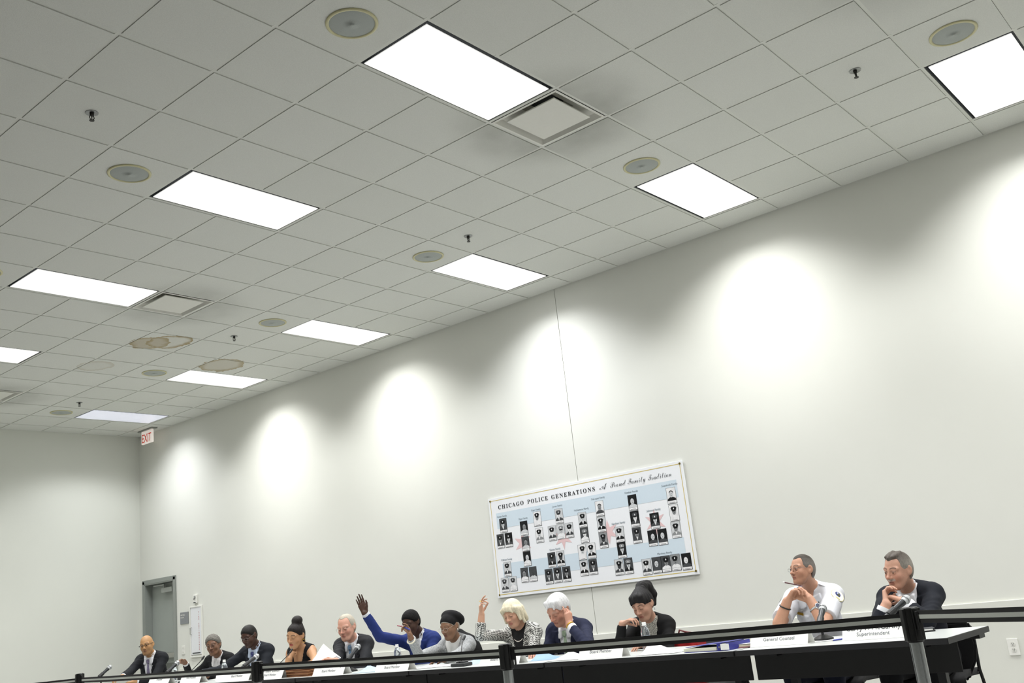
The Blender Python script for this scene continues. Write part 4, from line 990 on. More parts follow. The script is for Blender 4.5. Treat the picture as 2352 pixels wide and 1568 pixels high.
def hair_object(style, H, R, s, col, parent, fine=.004, top=None):
    """hair grown in the head's own axes (f, l, u), then placed"""
    I3 = np.eye(3); st = style
    lo, hi = (-.25, -.14, -.17), (.14, .14, .22)
    G = Field(axis_pts(lo[0], hi[0], fine), axis_pts(lo[1], hi[1], fine), axis_pts(lo[2], hi[2], fine))
    E = lambda c, r, k=.02, Rm=I3: G.add(('ell', A(c, float), r, Rm, k)); Cc = lambda a, b, r1, r2, k=.02: G.add(('cap', A(a, float), A(b, float), r1, r2, k))
    t = dict(short=.005, curly=.014, full=.013, bob=.014, bun=.008, pony=.012, beret=.004, buzz=.004, swept=.006, thin=.007, afro=.012, shortdark=.006)[st]
    E((-.012, 0, .034), (.099+t, .076+t, .089+t), .001); E((-.040, 0, -.012), (.066+t*.6, .068+t*.8, .078), .03)
    f, l, u = G.coords(); al = np.abs(l)
    n = lambda a, b, c: np.sin(f*a+1.3*np.sin(l*b))*np.sin(l*b+1.7+np.sin(u*c))*np.sin(u*c+.6+1.1*np.sin(f*a))
    # hairline plane from forehead to the front of the ear, clear of the ear, nape
    top_f, top_u = dict(thin=(.060, .082), buzz=(.070, .074), swept=(.074, .074), full=(.086, .068), bob=(.092, .052), pony=(.092, .054), bun=(.080, .066), beret=(.082, .060)).get(st, (.080, .066))
    side_f = dict(bob=.04, full=.022).get(st, .018)
    vec = A([side_f-top_f, -.012-top_u]); nA = nrm(A([-vec[1], vec[0]])); nA = nA if nA[0] > 0 else -nA
    pl = (f-top_f)*nA[0]+(u-top_u)*nA[1]+.12*al*0
    if st in ('thin', 'buzz', 'swept'): pl = pl + .030*np.exp(-((al-.045)/.022)**2)*np.clip((u-.03)/.03, 0, 1)
    F = np.maximum(G.F, pl)
    if st not in ('bob',):
        F = np.maximum(F, -np.maximum(np.maximum(-(f+.040), (u-.006)), -(al-.050)))   # ear gap
        F = np.maximum(F, -.078-u+.25*np.maximum(f+.02, 0))
    G.F = F.astype(np.float32)
    if st == 'bob':
        for q in (-1, 1):
            Cc((.035, q*.078, .050), (.040, q*.086, -.060), .026, .024); Cc((.0, q*.084, .03), (.002, q*.092, -.105), .030, .024); Cc((-.05, q*.07, .02), (-.05, q*.078, -.100), .034, .030)
            Cc((.080, q*.022, .072), (.076, q*.060, .020), .014, .011, .03)
        E((-.065, 0, -.04), (.055, .085, .085)); Cc((.084, -.03, .070), (.092, .02, .054), .012, .008, .03)
        G.add(('sub', A([.125, .0, -.052]), (.066, .060, .088), I3, .012))
    if st == 'full':
        Cc((.060, -.045, .098), (.094, -.020, .070), .020, .016); Cc((.055, .035, .100), (.088, .050, .060), .024, .016); Cc((.03, .055, .09), (.05, .074, .03), .022, .012); Cc((-.09, 0, -.02), (-.085, 0, -.07), .03, .02)
    if st == 'bun':
        E((-.058, .0, .140), (.058, .058, .052), .012); Cc((-.02, 0, .12), (-.05, 0, .13), .03, .03)
        Cc((-.10, .02, .10), (-.115, .03, .055), .010, .003, .006); Cc((.01, .078, -.01), (.004, .080, -.045), .006, .002, .006); Cc((-.085, .03, -.05), (-.08, .04, -.10), .018, .006)
    if st == 'pony':
        Cc((.05, -.045, .09), (.084, -.060, .030), .018, .008, .03); Cc((.066, .01, .096), (.092, -.030, .055), .016, .008, .03); Cc((.05, .05, .09), (.058, .070, .015), .018, .008, .03); Cc((.05, .02, .1), (.088, .035, .050), .016, .006, .03)
        Cc((-.050, .0, .100), (-.095, .0, .118), .040, .040, .03); Cc((-.095, .0, .118), (-.165, .0, .085), .046, .050); Cc((-.165, .0, .085), (-.180, .005, .0), .050, .044); Cc((-.180, .005, .0), (-.150, .01, -.075), .044, .018, .01)
    if st == 'swept':
        Cc((.072, .0, .096), (.01, .0, .126), .012, .012); Cc((.058, -.032, .102), (-.02, -.034, .118), .012, .010); Cc((.058, .032, .102), (-.02, .034, .118), .012, .010)
    amp = dict(curly=.0050, afro=.0020, bob=.0012, full=.0016, bun=.0014, pony=.0030, swept=.0012, thin=.0008).get(st, .0008)
    fr = dict(curly=(190, 200, 210), afro=(240, 230, 250)).get(st, (60, 190, 40))
    if st in ('bob', 'full', 'bun', 'pony', 'swept', 'thin'):
        G.F = (G.F + (t*.75)*np.clip(1+pl/.035, 0, 1)).astype(np.float32)      # the hair thins out towards the hairline
        # locks: ridges fanning from the crown
        ph = np.arctan2(l, f+.03); rd = np.sqrt((f+.03)**2+l*l)
        amp = amp*np.clip(-pl/.03, 0, 1)
        G.F = (G.F + amp*(np.sin(ph*17+2.2*np.sin(u*22+rd*18))*.6+np.sin(ph*37+1.5*np.sin(u*35)+rd*40)*.4)*np.clip(rd/.05, .2, 1)).astype(np.float32)
    else: G.F = (G.F + amp*n(*fr) + t*.7*np.clip(1+pl/.02, 0, 1)).astype(np.float32)
    vs, qs = G.mesh(); q = vs.copy()
    c0 = A(srgb(col)); cc = np.tile(c0, (len(vs), 1))
    if top: w = np.clip((q[:, 2]-.045)/.05, 0, 1)[:, None]; cc = cc*(1-w)+A(srgb(top))*w
    return sdf_object('hair', A(H)+s*(q@R.T), qs, M_HAIRC if st in ('curly', 'afro') else M_HAIR, parent, cc)
def glasses(H, R, s, parent, rim='#3a3a3c', w=.0235, h=.0155, thick=.0011, half=False, tempc=None, drop=0.0):
    W = lambda f, l, u: Vector(A(H)+s*(R@A([f, l, u], float)))
    m = mat('rim_'+rim[1:], rim, 0.3, 0.4); b = MB()
    for q in (-1, 1):
        pts = []
        for k in range(20):
            a = 2*PI*k/20; x = abs(math.cos(a))**.7*math.copysign(1, math.cos(a)); z = abs(math.sin(a))**.7*math.copysign(1, math.sin(a))
            if half and z < -.2: continue
            pts.append(W(.1025-.016*abs(x*w+.034)*6*.12-.004*(q*x > .5)+drop, q*.034+x*w, .002+z*h-drop*.6))
        b.tube(pts, thick*s*(2.0 if half else 1.0), 6, closed=not half)
        b.tube([W(.098+drop, q*.058, .008-drop*.6), W(.088+drop*.5, q*.073, .008), W(.02, q*.0815, .012), W(-.018, q*.083, .014)], thick*s*(1.7 if half else 1.1), 6)
    b.tube([W(.104+drop, -.011, .006-drop*.6), W(.109+drop, 0, .009-drop*.6), W(.104+drop, .011, .006-drop*.6)], thick*s*1.2, 6)
    g = b.build('glasses', m, parent)
    for q in (-1, 1):
        pts = [W(.1020-.004*(q*math.cos(2*PI*k/16) > .5)+drop, q*.034+w*.94*math.cos(2*PI*k/16), .002+h*.94*math.sin(2*PI*k/16)-drop*.6) for k in range(16)]
        MB().poly(pts).build('lens', M_GLASS, g)
    return g
def eyes(H, R, s, parent, look=(0, 0)):
    for q in (-1, 1):
        b = MB(); c = A(H)+s*(R@A([.0792, q*.0315, .0010])); d = nrm(R@A([1, look[0], look[1]]))
        b.sphere(Vector(c), .0130*s, 14, 10)
        iris = Vector(c+d*.0105*s); b.m(1).sphere(iris, .0060*s, 12, 8)
        b.build('eye', [M_EYEW, M_IRIS], parent, True)
SUITS = {}
class Person:
    """one seated figure; px head centre in the photograph on the plane x = xh"""
    def __init__(s, label, px, xh, yaw, pitch, roll, skin, sc=1.0, fem=False, tyaw=None, back=.098, drop=.130, side=0.0, face=None, fine=.0036, shw=None, hipdx=.16, tilt=0.0, bulk=1.0, neck=.049, **kw):
        s.H = A(at_x(px[0], px[1], xh)); s.R = head_frame(yaw, pitch, roll); s.sc = sc; s.fem = fem; s.fine = fine
        s.face = dict(skin=skin, **(face or {})); s.kw = kw; s.label = label
        ty = math.radians(yaw*0.4 if tyaw is None else tyaw)
        s.Fh = A([-math.cos(ty), -math.sin(ty), 0]); s.Lt = nrm(np.cross([0, 0, 1], s.Fh))
        s.N = s.H - s.Fh*back - A([0, 0, 1])*drop + s.Lt*side       # base of the neck
        s.hip = A([s.N[0], s.N[1], 0]) - s.Fh*hipdx; s.hip[2] = .535
        s.Up = nrm(s.N-s.hip); s.Fw = nrm(np.cross(s.Lt, s.Up)); s.Lt = nrm(s.Lt - s.Up*math.sin(tilt)); s.Lt = nrm(s.Lt)
        w = shw or (.128 if fem else .150); s.w = w; s.bulk = bulk
        s.S = {1: s.N - s.Lt*w - s.Up*.050 + s.Fw*.005 - s.Up*tilt*w, -1: s.N + s.Lt*w - s.Up*.050 + s.Fw*.005 + s.Up*tilt*w}   # +1 right, -1 left
        s.l1, s.l2 = (.275, .245) if fem else (.300, .265)
        s.arm = {}; s.hand = {}; s.neck = neck*(0.88 if fem else 1)
        for q in (1, -1):
            wr = s.N + s.Fh*.33 - q*s.Lt*.12; wr[2] = TZ+.038; wr[0] = min(wr[0], -1.67)
            s.set_arm(q, wr, A([.5, q*.35, -1.0]), A([-1, -q*.6, -.05]), A([0, 0, -1.0]), dict(curl=(20, 25, 20)))
    def P(s, u, v, x): return A(at_x(u, v, x))
    def set_arm(s, q, wrist, pole, D, Nn, hk=None):
        el, wr = ik(s.S[q], A(wrist, float), nrm(pole), s.l1, s.l2); s.arm[q] = (el, wr); s.hand[q] = (A(D, float), A(Nn, float), hk or {})
    def torso(s):
        N, U, F, L, w, b = s.N, s.Up, s.Fw, s.Lt, s.w, s.bulk; Rt = np.stack([F, L, U], 1); T = []
        hl = np.linalg.norm(s.N-s.hip)
        T += [('ell', N-U*.20+F*.000, (.112*b, .165*b*(w/.182), .205), Rt, .03), ('ell', N-U*.36+F*.012*b, (.118*b, .152*b*(w/.182), .17), Rt, .06), ('ell', s.hip+U*.02, (.125, .170, .13), Rt, .06)]
        T += [('cap', N-U*.046-L*w*.90, N-U*.046+L*w*.90, .052*b, .052*b, .045)]
        for q in (-1, 1): T += [('cap', N+U*.022+q*L*.026-F*.020, N-U*.032+q*L*w*.80-F*.010, .030, .048, .045)]
        if s.fem:
            for q in (-1, 1): T += [('ell', N-U*.205+F*.085+q*L*.075, (.056, .062, .066), Rt, .04)]
        return T
    def arms(s, r=(.054, .043, .031), cut=None, q_only=None):
        P = []
        for q in (1, -1):
            if q_only and q != q_only: continue
            el, wr = s.arm[q]; S = s.S[q]; k = .85 if s.fem else 1.0
            P += [('cap', S, el, r[0]*k, r[1]*k, .035)]
            e2 = el+(wr-el)*(1 if cut is None else cut)
            P += [('ccap' if cut else 'cap', el, e2, r[1]*k, r[2]*k, .012)]
        return P
    def legs(s, r=(.078, .056, .040)):
        P = []; s.foot = {}
        for q in (1, -1):
            hp = s.hip - q*s.Lt*.085 + A([0, 0, -.02]); kn = hp + s.Fh*.43 - q*s.Lt*.05; kn[2] = .50; an = kn - s.Fh*.02; an = an + A([s.kw.get('footdx', 0), 0, 0]); an[2] = .09
            P += [('cap', hp, kn, r[0], r[1], .05), ('cap', kn, an, r[1]*.98, r[2], .02)]; s.foot[q] = an
        return P
    def tcoords(s, G): X, Y, Z = G.coords(); return [((X-s.N[0])*v[0]+(Y-s.N[1])*v[1]+(Z-s.N[2])*v[2]) for v in (s.Fw, s.Lt, s.Up)]
    def body(s):
        base = empty_parent = None
        HP = head_prims(s.H, s.R, s.sc, **s.kw.get('head', {}))
        up = s.R[:, 2]; nk = s.H - s.sc*(s.R@A([.022, 0, .055]))
        prims = s.torso()+s.arms()+s.legs()
        prims += [('cap', nk, s.N+s.Up*.0-s.Fw*.012, s.neck*.98, s.neck*1.08, .03)]
        hands = []
        for q in (1, -1):
            D, Nn, hk = s.hand[q]; hands.append(hand_prims(s.arm[q][1], D, Nn, q, (.90 if s.fem else 1.0), **hk))
        for q in (1, -1):
            an = s.foot[q]; prims += [('cap', an, an+s.Fh*.14+A([0, 0, -.045]), .038, .030, .03)]
        ext = np.concatenate([[p[1] for p in prims], [p[2] for p in prims if p[0] in ('cap', 'ccap')], [p[2] for h in hands for p in h], [s.H-.14, s.H+.14]])
        lo, hi = ext.min(0)-.19, ext.max(0)+.19; lo[2] = max(lo[2], -.02)
        fine = [[], [], []]
        for ax in range(3):
            fine[ax].append((s.H[ax]-.135*s.sc, s.H[ax]+.135*s.sc, s.fine))
            for h in hands:
                pp = A([p[2] for p in h]+[p[1] for p in h]); fine[ax].append((pp[:, ax].min()-.02, pp[:, ax].max()+.02, max(s.fine, .0042)))
        G = Field(*[axis_pts(lo[a], hi[a], .016, fine[a]) for a in range(3)])
        G.add_all(prims)
        # the head is smooth-joined on its own so that its carved parts do not cut the neck
        Gh = Field(*G.ax); Gh.add_all(HP); k = .012; h = np.maximum(k-np.abs(G.F-Gh.F), 0)/k
        G.F = np.minimum(G.F, Gh.F)-h*h*k*.25
        for hp in hands:
            G2 = Field(*G.ax); G2.add_all(hp); k = .010; h = np.maximum(k-np.abs(G.F-G2.F), 0)/k; G.F = np.minimum(G.F, G2.F)-h*h*k*.25
        vs, qs = G.mesh(); s.face['open'] = s.kw.get('head', {}).get('eyes_open', False)
        col = paint_head(vs, s.H, s.R, s.sc, s.face)
        o = sdf_object('person', vs, qs, M_SKIN, None, col, 1)
        tag(o, s.label, 'person', 'people seated along the tables'); s.o = o
        if s.face['open']: eyes(s.H, s.R, s.sc, o, s.kw.get('look', (0, 0)))
        return o
    def grid(s, step=.0075, arms=True):
        pts = [s.N, s.N+s.Up*.12, s.hip, s.S[1], s.S[-1]]+([s.arm[1][0], s.arm[1][1], s.arm[-1][0], s.arm[-1][1]] if arms else []); pts = A(pts)
        lo, hi = pts.min(0)-.17, pts.max(0)+.17; lo[2] = max(lo[2], .42)
        return Field(*[axis_pts(lo[a], hi[a], step) for a in range(3)])
    def vwidth(s, u, w0=.060, ub=.34, w1=.006): return w1+(w0-w1)*np.clip(1+u/ub, 0, 1.25)
    def add(s, name, G, m, step=1, col=None):
        vs, qs = G.mesh()
        if len(vs): return sdf_object(name, vs, qs, m, s.o, col, step)
    def neckcap(s, r): return ('cap', s.N-s.Up*.03-s.Fw*.012, s.N+s.Up*.055+s.Fw*.010, r*1.06, r*.98, .012)
    def jacket(s, m, w0=.066, ub=.36, t=.012, sleeve=.93, lapel=True, sleeves=(.057, .048, .040), cut_low=.50, lap_m=None, collar=True, name='jacket', stand=.0):
        G = s.grid(s.kw.get('gstep', .0075)); G.add_all(s.torso(), t); f, l, u = s.tcoords(G)
        if collar:
            Gc = Field(*G.ax); Gc.add(s.neckcap(s.neck), .020); cf = np.maximum(Gc.F, u-(.020-.55*np.maximum(f, -.05)+stand)); G.F = np.minimum(G.F, cf)
        hole = Field(*G.ax); hole.add(('cap', s.N-s.Up*.02-s.Fw*.012, s.N+s.Up*.2+s.Fw*.035, s.neck+.011, s.neck+.011, .0)); 
        G.F = np.maximum(G.F, -hole.F)
        V = np.maximum(np.maximum(np.abs(l)-s.vwidth(u, w0, ub), .0-f), u-.06)
        G.F = np.maximum(G.F, -V)
        if lapel:
            Gl = Field(*G.ax); Gl.add_all(s.torso(), t+.0095); wv = s.vwidth(u, w0, ub)
            lw = .048*np.clip(1+(u+.04)/(ub-.04)*1.0, 0, 1)+.004
            lf = np.maximum(np.maximum(np.abs(l)-(wv+lw), wv-np.abs(l)), np.maximum(.015-f, u+.015)); lf = np.maximum(lf, -(u+ub))
            notch = np.maximum(np.abs(u+.105+.35*(np.abs(l)-wv-.03))-.006, wv+.022-np.abs(l)); lf = np.maximum(lf, -notch)
            G.F = np.minimum(G.F, np.maximum(Gl.F, lf))
        Ga = Field(*G.ax); Ga.add_all(s.arms(sleeves, sleeve)); k = .035
        for q in (1, -1):
            el, wr = s.arm[q]
        h = np.maximum(k-np.abs(G.F-Ga.F), 0)/k; G.F = np.minimum(G.F, Ga.F)-h*h*k*.25
        V2 = np.maximum(np.maximum(np.maximum(np.abs(l)-s.vwidth(u, w0, ub)*.8, .0-f), u-.06), f-.13); G.F = np.maximum(G.F, -V2) if lapel else G.F
        X, Y, Z = G.coords(); ph = float(s.H[1])*3
        G.F = (G.F + .0016*np.sin(X*44+Y*31+ph)*np.sin(Z*52-X*20+2*np.sin(Y*17+ph)) + .0012*np.sin(Z*95+14*np.sin(Y*9+X*7+ph))).astype(np.float32)   # soft folds
        G.F = np.maximum(G.F, (.46-Z))
        return s.add(name, G, m)
    def shirt(s, m, w0=.062, ub=.40, t=.006, collar=True, open_=.010, cuffs=(1, -1), cuff_to=1.0, cuff_r=.035, name='shirt', slv=.93):
        G = s.grid(s.kw.get('gstep', .0075)*.9, False); G.add_all(s.torso(), t); f, l, u = s.tcoords(G)
        G.F = np.maximum(G.F, np.maximum(np.maximum(np.abs(l)-s.vwidth(u, w0+.03, ub+.1), -.03-f), -(u+ub)))
        if collar:
            Gc = Field(*G.ax); Gc.add(s.neckcap(s.neck), .010); tip = np.abs(l)
            cf = np.maximum(np.maximum(Gc.F, u-(.062-.45*np.maximum(f, -.03))), -.05-u); Gi = Field(*G.ax); Gi.add(s.neckcap(s.neck), .003)
            cf = np.maximum(cf, -Gi.F); cf = np.maximum(cf, -np.maximum(tip-(.004+open_*np.clip((u+.03)/.06, 0, 1)*3), -f))
            Gt = Field(*G.ax); Gt.add_all(s.torso(), t+.013); wing = np.maximum(Gt.F, np.maximum(np.maximum(np.abs(tip-.034+(u+.02)*.25)-.020, np.abs(u+.035)-.034), .02-f)); 
            G.F = np.minimum(G.F, np.minimum(cf, wing))
        hole = Field(*G.ax); hole.add(('cap', s.N-s.Up*.0-s.Fw*.012, s.N+s.Up*.2+s.Fw*.035, s.neck+.001, s.neck+.001, .0)); G.F = np.maximum(G.F, -hole.F)
        o = s.add(name, G, m)
        for q in cuffs:
            el, wr = s.arm[q]; d = nrm(wr-el); k = .85 if s.fem else 1; e1 = el+(wr-el)*cuff_to
            b = MB(); b.tube([Vector(el+(wr-el)*(slv-.10)), Vector(el+(wr-el)*(slv-.02)), Vector(e1-d*.004), Vector(e1), Vector(e1-d*.002)], [cuff_r*k*1.02, cuff_r*k*1.03, cuff_r*k*1.05, cuff_r*k*1.03, cuff_r*k*.9], 20); auto_smooth(b.build('shirt_cuff', m, s.o))
        return o
    def tie(s, m, ub=.36, t=.0125, w=.030, top=-.020):
        G = s.grid(.005, False); G.add_all(s.torso(), t); f, l, u = s.tcoords(G)
        wd = .011+(w-.011)*np.clip((top-.035-u)/.28, 0, 1)
        F = np.maximum(np.maximum(np.abs(l)-wd, -f+.02), np.maximum(u-top+.01, -(u+ub)))
        K = Field(*G.ax); fr = s.N+s.Up*(top-.012)+s.Fw*.0
        ks = np.maximum(np.abs(l)-(.016+.25*np.clip(u-top+.02, -.02, .02)), np.abs(u-top+.014)-.019); Gk = Field(*G.ax); Gk.add_all(s.torso(), t+.010); Gk.add(s.neckcap(s.neck), .012)
        Gk.F = np.maximum(np.maximum(Gk.F, ks), .02-f)
        G.F = np.minimum(np.maximum(G.F, F), Gk.F); return s.add('tie', G, m)
    def trousers(s, m):
        P = s.legs(); pts = A([p[1] for p in P]+[p[2] for p in P]+[s.hip]); lo, hi = pts.min(0)-.2, pts.max(0)+.2; lo[2] = .02
        G = Field(*[axis_pts(lo[a], hi[a], .014) for a in range(3)]); G.add_all(P, .012); Rt = np.stack([s.Fw, s.Lt, s.Up], 1); G.add(('ell', s.hip+s.Up*.02, (.125, .170, .13), Rt, .06), .012)
        Z = G.coords()[2]; G.F = np.maximum(np.maximum(G.F, .085-Z), Z-.62); s.add('trousers', G, m)
        for q in (1, -1):
            an = s.foot[q]; Gs = Field(*[axis_pts(an[a]-.25, an[a]+.25, .010) for a in range(2)], axis_pts(-.02, .16, .008))
            Gs.add(('cap', an+A([0, 0, -.02]), an+s.Fh*.15+A([0, 0, -.05]), .050, .040, .02)); Gs.F = np.maximum(Gs.F, .003-Gs.coords()[2]); s.add('shoe', Gs, M_SHOE)
    def on_chest(s, l, u, t=.018):
        """point on the clothed chest at lateral l, height u, and its rough outward normal"""
        G = Field(*[axis_pts(-.001, .001, .001)]*3) if False else None
        T = s.torso(); f = .30
        def d(p):
            best = 9
            for pr in T:
                if pr[0] == 'cap':
                    a, b, r1, r2 = pr[1:5]; ba = b-a; tt = np.clip((p-a)@ba/(ba@ba), 0, 1); best = min(best, np.linalg.norm(p-a-tt*ba)-r1)
                else:
                    q = (p-pr[1])@pr[3]; r = A(pr[2]); k0 = np.linalg.norm(q/r); k1 = np.linalg.norm(q/r**2)+1e-6; best = min(best, k0*(k0-1)/k1)
            return best
        p = s.N+s.Up*u+s.Lt*l+s.Fw*f
        for _ in range(60):
            dd = d(p)-t
            if dd < 1e-4: break
            p = p-s.Fw*dd*.8
        e = 1e-3; g = nrm([d(p+A([e, 0, 0]))-d(p), d(p+A([0, e, 0]))-d(p), d(p+A([0, 0, e]))-d(p)]); return p, g
    def plate(s, name, l, u, w, h, m, t=.018, rot=0.0, th=.003, seg=None, pts=None):
        p, g = s.on_chest(l, u, t); y = nrm(s.Up-g*(s.Up@g)); x = np.cross(y, g); c, sn = math.cos(rot), math.sin(rot); x, y = x*c+y*sn, y*c-x*sn
        P = pts or [(-w/2, -h/2), (w/2, -h/2), (w/2, h/2), (-w/2, h/2)]
        return MB().poly([Vector(p+x*a+y*b) for a, b in P], th, Vector(g)).build(name, m, s.o)
    def chairs(s, label, back_h=.75): chair(s.hip[0]+.02, s.hip[1], label, back_h, math.atan2(s.Fh[1], s.Fh[0])+PI)
    def pt(s, f, l, u): return Vector(s.H+s.sc*(s.R@A([f, l, u], float)))
M_SHOE = mat('shoe_black_leather', '#131212', 0.3)
# ---------------------------------------------------------------- cloth
def pattern(name, kind, c1, c2, scale, rough=.8, extra=None):
    if name in MATS: return MATS[name]
    m = bpy.data.materials.new(name); m.use_nodes = True; MATS[name] = m; nt = m.node_tree; N = nt.nodes; L = nt.links; b = N['Principled BSDF']
    b.inputs['Roughness'].default_value = rough; b.inputs['Specular IOR Level'].default_value = .3
    tc = N.new('ShaderNodeTexCoord'); mp = N.new('ShaderNodeMapping'); L.new(tc.outputs['Object'], mp.inputs[0])
    a, c = (*srgb(c1), 1), (*srgb(c2), 1)
    if kind == 'check':
        mp.inputs['Rotation'].default_value = extra or (.3, .5, .4); n = N.new('ShaderNodeTexChecker'); n.inputs['Scale'].default_value = scale
        n.inputs['Color1'].default_value = a; n.inputs['Color2'].default_value = c; L.new(mp.outputs[0], n.inputs[0]); out = n.outputs[0]
    else:
        if kind == 'stripe':
            mp.inputs['Rotation'].default_value = extra or (0.6, 0, .2); n = N.new('ShaderNodeTexWave'); n.inputs['Scale'].default_value = scale; n.bands_direction = 'Z'; n.inputs['Distortion'].default_value = .4; fac = n.outputs['Fac']
        elif kind == 'dots': n = N.new('ShaderNodeTexVoronoi'); n.inputs['Scale'].default_value = scale; fac = n.outputs['Distance']
        else: n = N.new('ShaderNodeTexNoise'); n.inputs['Scale'].default_value = scale; n.inputs['Detail'].default_value = 2; fac = n.outputs[0]
        L.new(mp.outputs[0], n.inputs['Vector']); mr = N.new('ShaderNodeMapRange'); L.new(fac, mr.inputs[0]); mr.inputs[1].default_value = .35; mr.inputs[2].default_value = .6
        mx = N.new('ShaderNodeMix'); mx.data_type = 'RGBA'; mx.inputs[6].default_value = a; mx.inputs[7].default_value = c; L.new(mr.outputs[0], mx.inputs[0]); out = mx.outputs[2]
    L.new(out, b.inputs['Base Color']); return m
def wool(name, c): return mat('wool_'+name, c, .85, var=.18, scale=45, bump=.25, bscale=350, spec=.25)
SHIRTW = mat('shirt_white', '#dadbde', .75, var=.03, scale=30); SHIRTB = mat('shirt_pale_blue', '#b7c3d6', .75, var=.03); BLOUSE = mat('blouse_white', '#d9d7d7', .7, var=.04)
TRB = wool('trouser_black', '#16171a'); TRN = wool('trouser_navy', '#1b1f2e')
M_GOLD = mat('gold_metal', '#c9a545', .3, .9); M_SILV = mat('silver_metal', '#c4c6c8', .25, .9); M_PEARL = mat('pearl', '#e9e2d8', .25)
def ring(name, c, n, r, th, m, parent, seg=24):
    n = Vector(n).normalized(); u = n.orthogonal().normalized(); w = n.cross(u); c = Vector(c)
    return MB().tube([c+(u*math.cos(2*PI*k/seg)+w*math.sin(2*PI*k/seg))*r for k in range(seg)], th, 8, True).build(name, m, parent, True)

# 1 ---- bald man, farthest
p = Person('bald man in a dark suit with a white pocket square, farthest left of the row', (337, 1481), -1.40, 40, 6, -8, '#b08559', 0.918, tyaw=30, bulk=1.06,
           face=dict(blush='#8d5a3c', flush=.2, beard='#6b4c38', beard_amt=.35, lips='#7d5145', brow='#2c211b', open=True), head=dict(eyes_open=True), look=(0, -.02))
p.set_arm(1, p.P(266, 1568, -1.95), (.2, .6, -.6), (-1, -.3, 0), (0, 0, -1))
p.body(); p.jacket(wool('suit_black', '#191b1f')); p.shirt(SHIRTW); p.tie(pattern('tie_purple', 'stripe', '#453f59', '#938ca4', 26)); p.trousers(TRB)
glasses(p.H, p.R, p.sc, p.o, '#15161a', .026, .014, .0014, True)
p.plate('pocket_square', .098, -.20, .055, .016, SHIRTW, .018, .30); p.plate('lapel_pin', .062, -.085, .010, .014, M_SILV, .024)
p.chairs('black chair under the bald man')
# 2 ---- woman with short grey curls
p = Person('woman with short grey curls, glasses and a black blazer, reaching for a microphone', (490, 1481), -1.45, 36, 8, -10, '#7d5a45', 0.882, True, tyaw=22, shw=.132,
           face=dict(blush='#6d4030', flush=.2, lips='#6b4038', brow='#2c231e', open=True), head=dict(eyes_open=True))
hd = p.P(411, 1516, -1.73)
p.set_arm(1, hd+A([.085, .01, -.035]), (.2, .7, -.8), (-.9, -.1, .35), (-.1, -.6, -.8), dict(curl=(35, 45, 30), thumb=(.9, .5)))
p.body(); p.jacket(wool('blazer_black', '#1a1a1c'), w0=.060, ub=.30); p.shirt(BLOUSE, open_=.024, cuffs=(1,), cuff_to=.98, cuff_r=.036); p.trousers(TRB)
hair_object('curly', p.H, p.R, p.sc, '#6f6c66', p.o); glasses(p.H, p.R, p.sc, p.o, '#8a8780', .0235, .019, .0009)
p.chairs('black chair under the woman with short grey curls')
# 3 ---- man with navy tie looking down
p = Person('man with short black hair and dotted navy tie looking down, second suit from the left', (572, 1460), -1.42, 14, 24, -4, '#4a3126', 0.894, tyaw=20, bulk=1.05, back=.12,
           face=dict(blush='#3b221b', flush=.2, lips='#4d3029', brow='#14100e', beard='#2b1d17', beard_amt=.3))
p.set_arm(1, p.P(462, 1546, -1.85), (.2, .7, -.6), (-1, -.3, 0), (0, 0, -1))
p.body(); p.jacket(wool('suit_charcoal_black', '#1e2127')); p.shirt(SHIRTB); p.tie(pattern('tie_navy_dots', 'dots', '#6a70a6', '#2b2f5a', 130)); p.trousers(TRB)
hair_object('shortdark', p.H, p.R, p.sc, '#16130f', p.o); glasses(p.H, p.R, p.sc, p.o, '#9a9a96', .023, .017, .0008)
p.chairs('black chair under the man with the navy tie')
# 4 ---- woman with high bun, chin on hand
p = Person('woman with a high black bun and sleeveless black vest resting her chin on her hand', (679, 1459), -1.42, 14, 16, 6, '#b98d69', .97, True, tyaw=16, back=.095, side=-.02,
           face=dict(blush='#b06a50', flush=.3, lips='#a3343a', lip_amt=.85, brow='#1d1612'))
ch = A(p.pt(.085, .0, -.125))
w4 = ch + A([-.01, .035, -.082])
p.set_arm(1, w4, (-.1, .35, -1.0), (.35, -.30, 1.0), (1, -.2, -.35), dict(curl=(50, 70, 50), fcurl=((12, 20, 10), (60, 80, 50), (70, 80, 50), (75, 80, 50)), thumb=(.9, .5)))
p.set_arm(-1, p.P(728, 1540, -1.85), (.3, -.5, -.8), (-.4, .9, 0), (0, 0, -1))
p.body()
G = p.grid(.0075, False); G.add_all(p.torso(), .009); f, l, u = p.tcoords(G)
V = np.maximum(np.maximum(np.abs(l)-p.vwidth(u, .078, .26), -f), u-.08)
hole = Field(*G.ax); hole.add(('cap', p.N-p.Up*.02-p.Fw*.012, p.N+p.Up*.2+p.Fw*.035, p.neck+.016, p.neck+.016, 0))
G.F = np.maximum(np.maximum(G.F, -V), -hole.F)
for q in (1, -1): G.F = np.maximum(G.F, np.maximum(-1, (q*-1*l - (.128-.10*np.clip(-u-.10, -.2, .0)))))
p.add('vest', G, wool('vest_black', '#17171a')); p.trousers(TRB)
hair_object('bun', p.H, p.R, p.sc, '#1b1614', p.o)
for q in (-1, 1): ring('hoop_earring', p.pt(-.008, q*.090, -.058), (p.R@A([.5, q*.8, .1])), .017, .0018, M_GOLD, p.o)
p.chairs('black chair under the woman with the high bun')
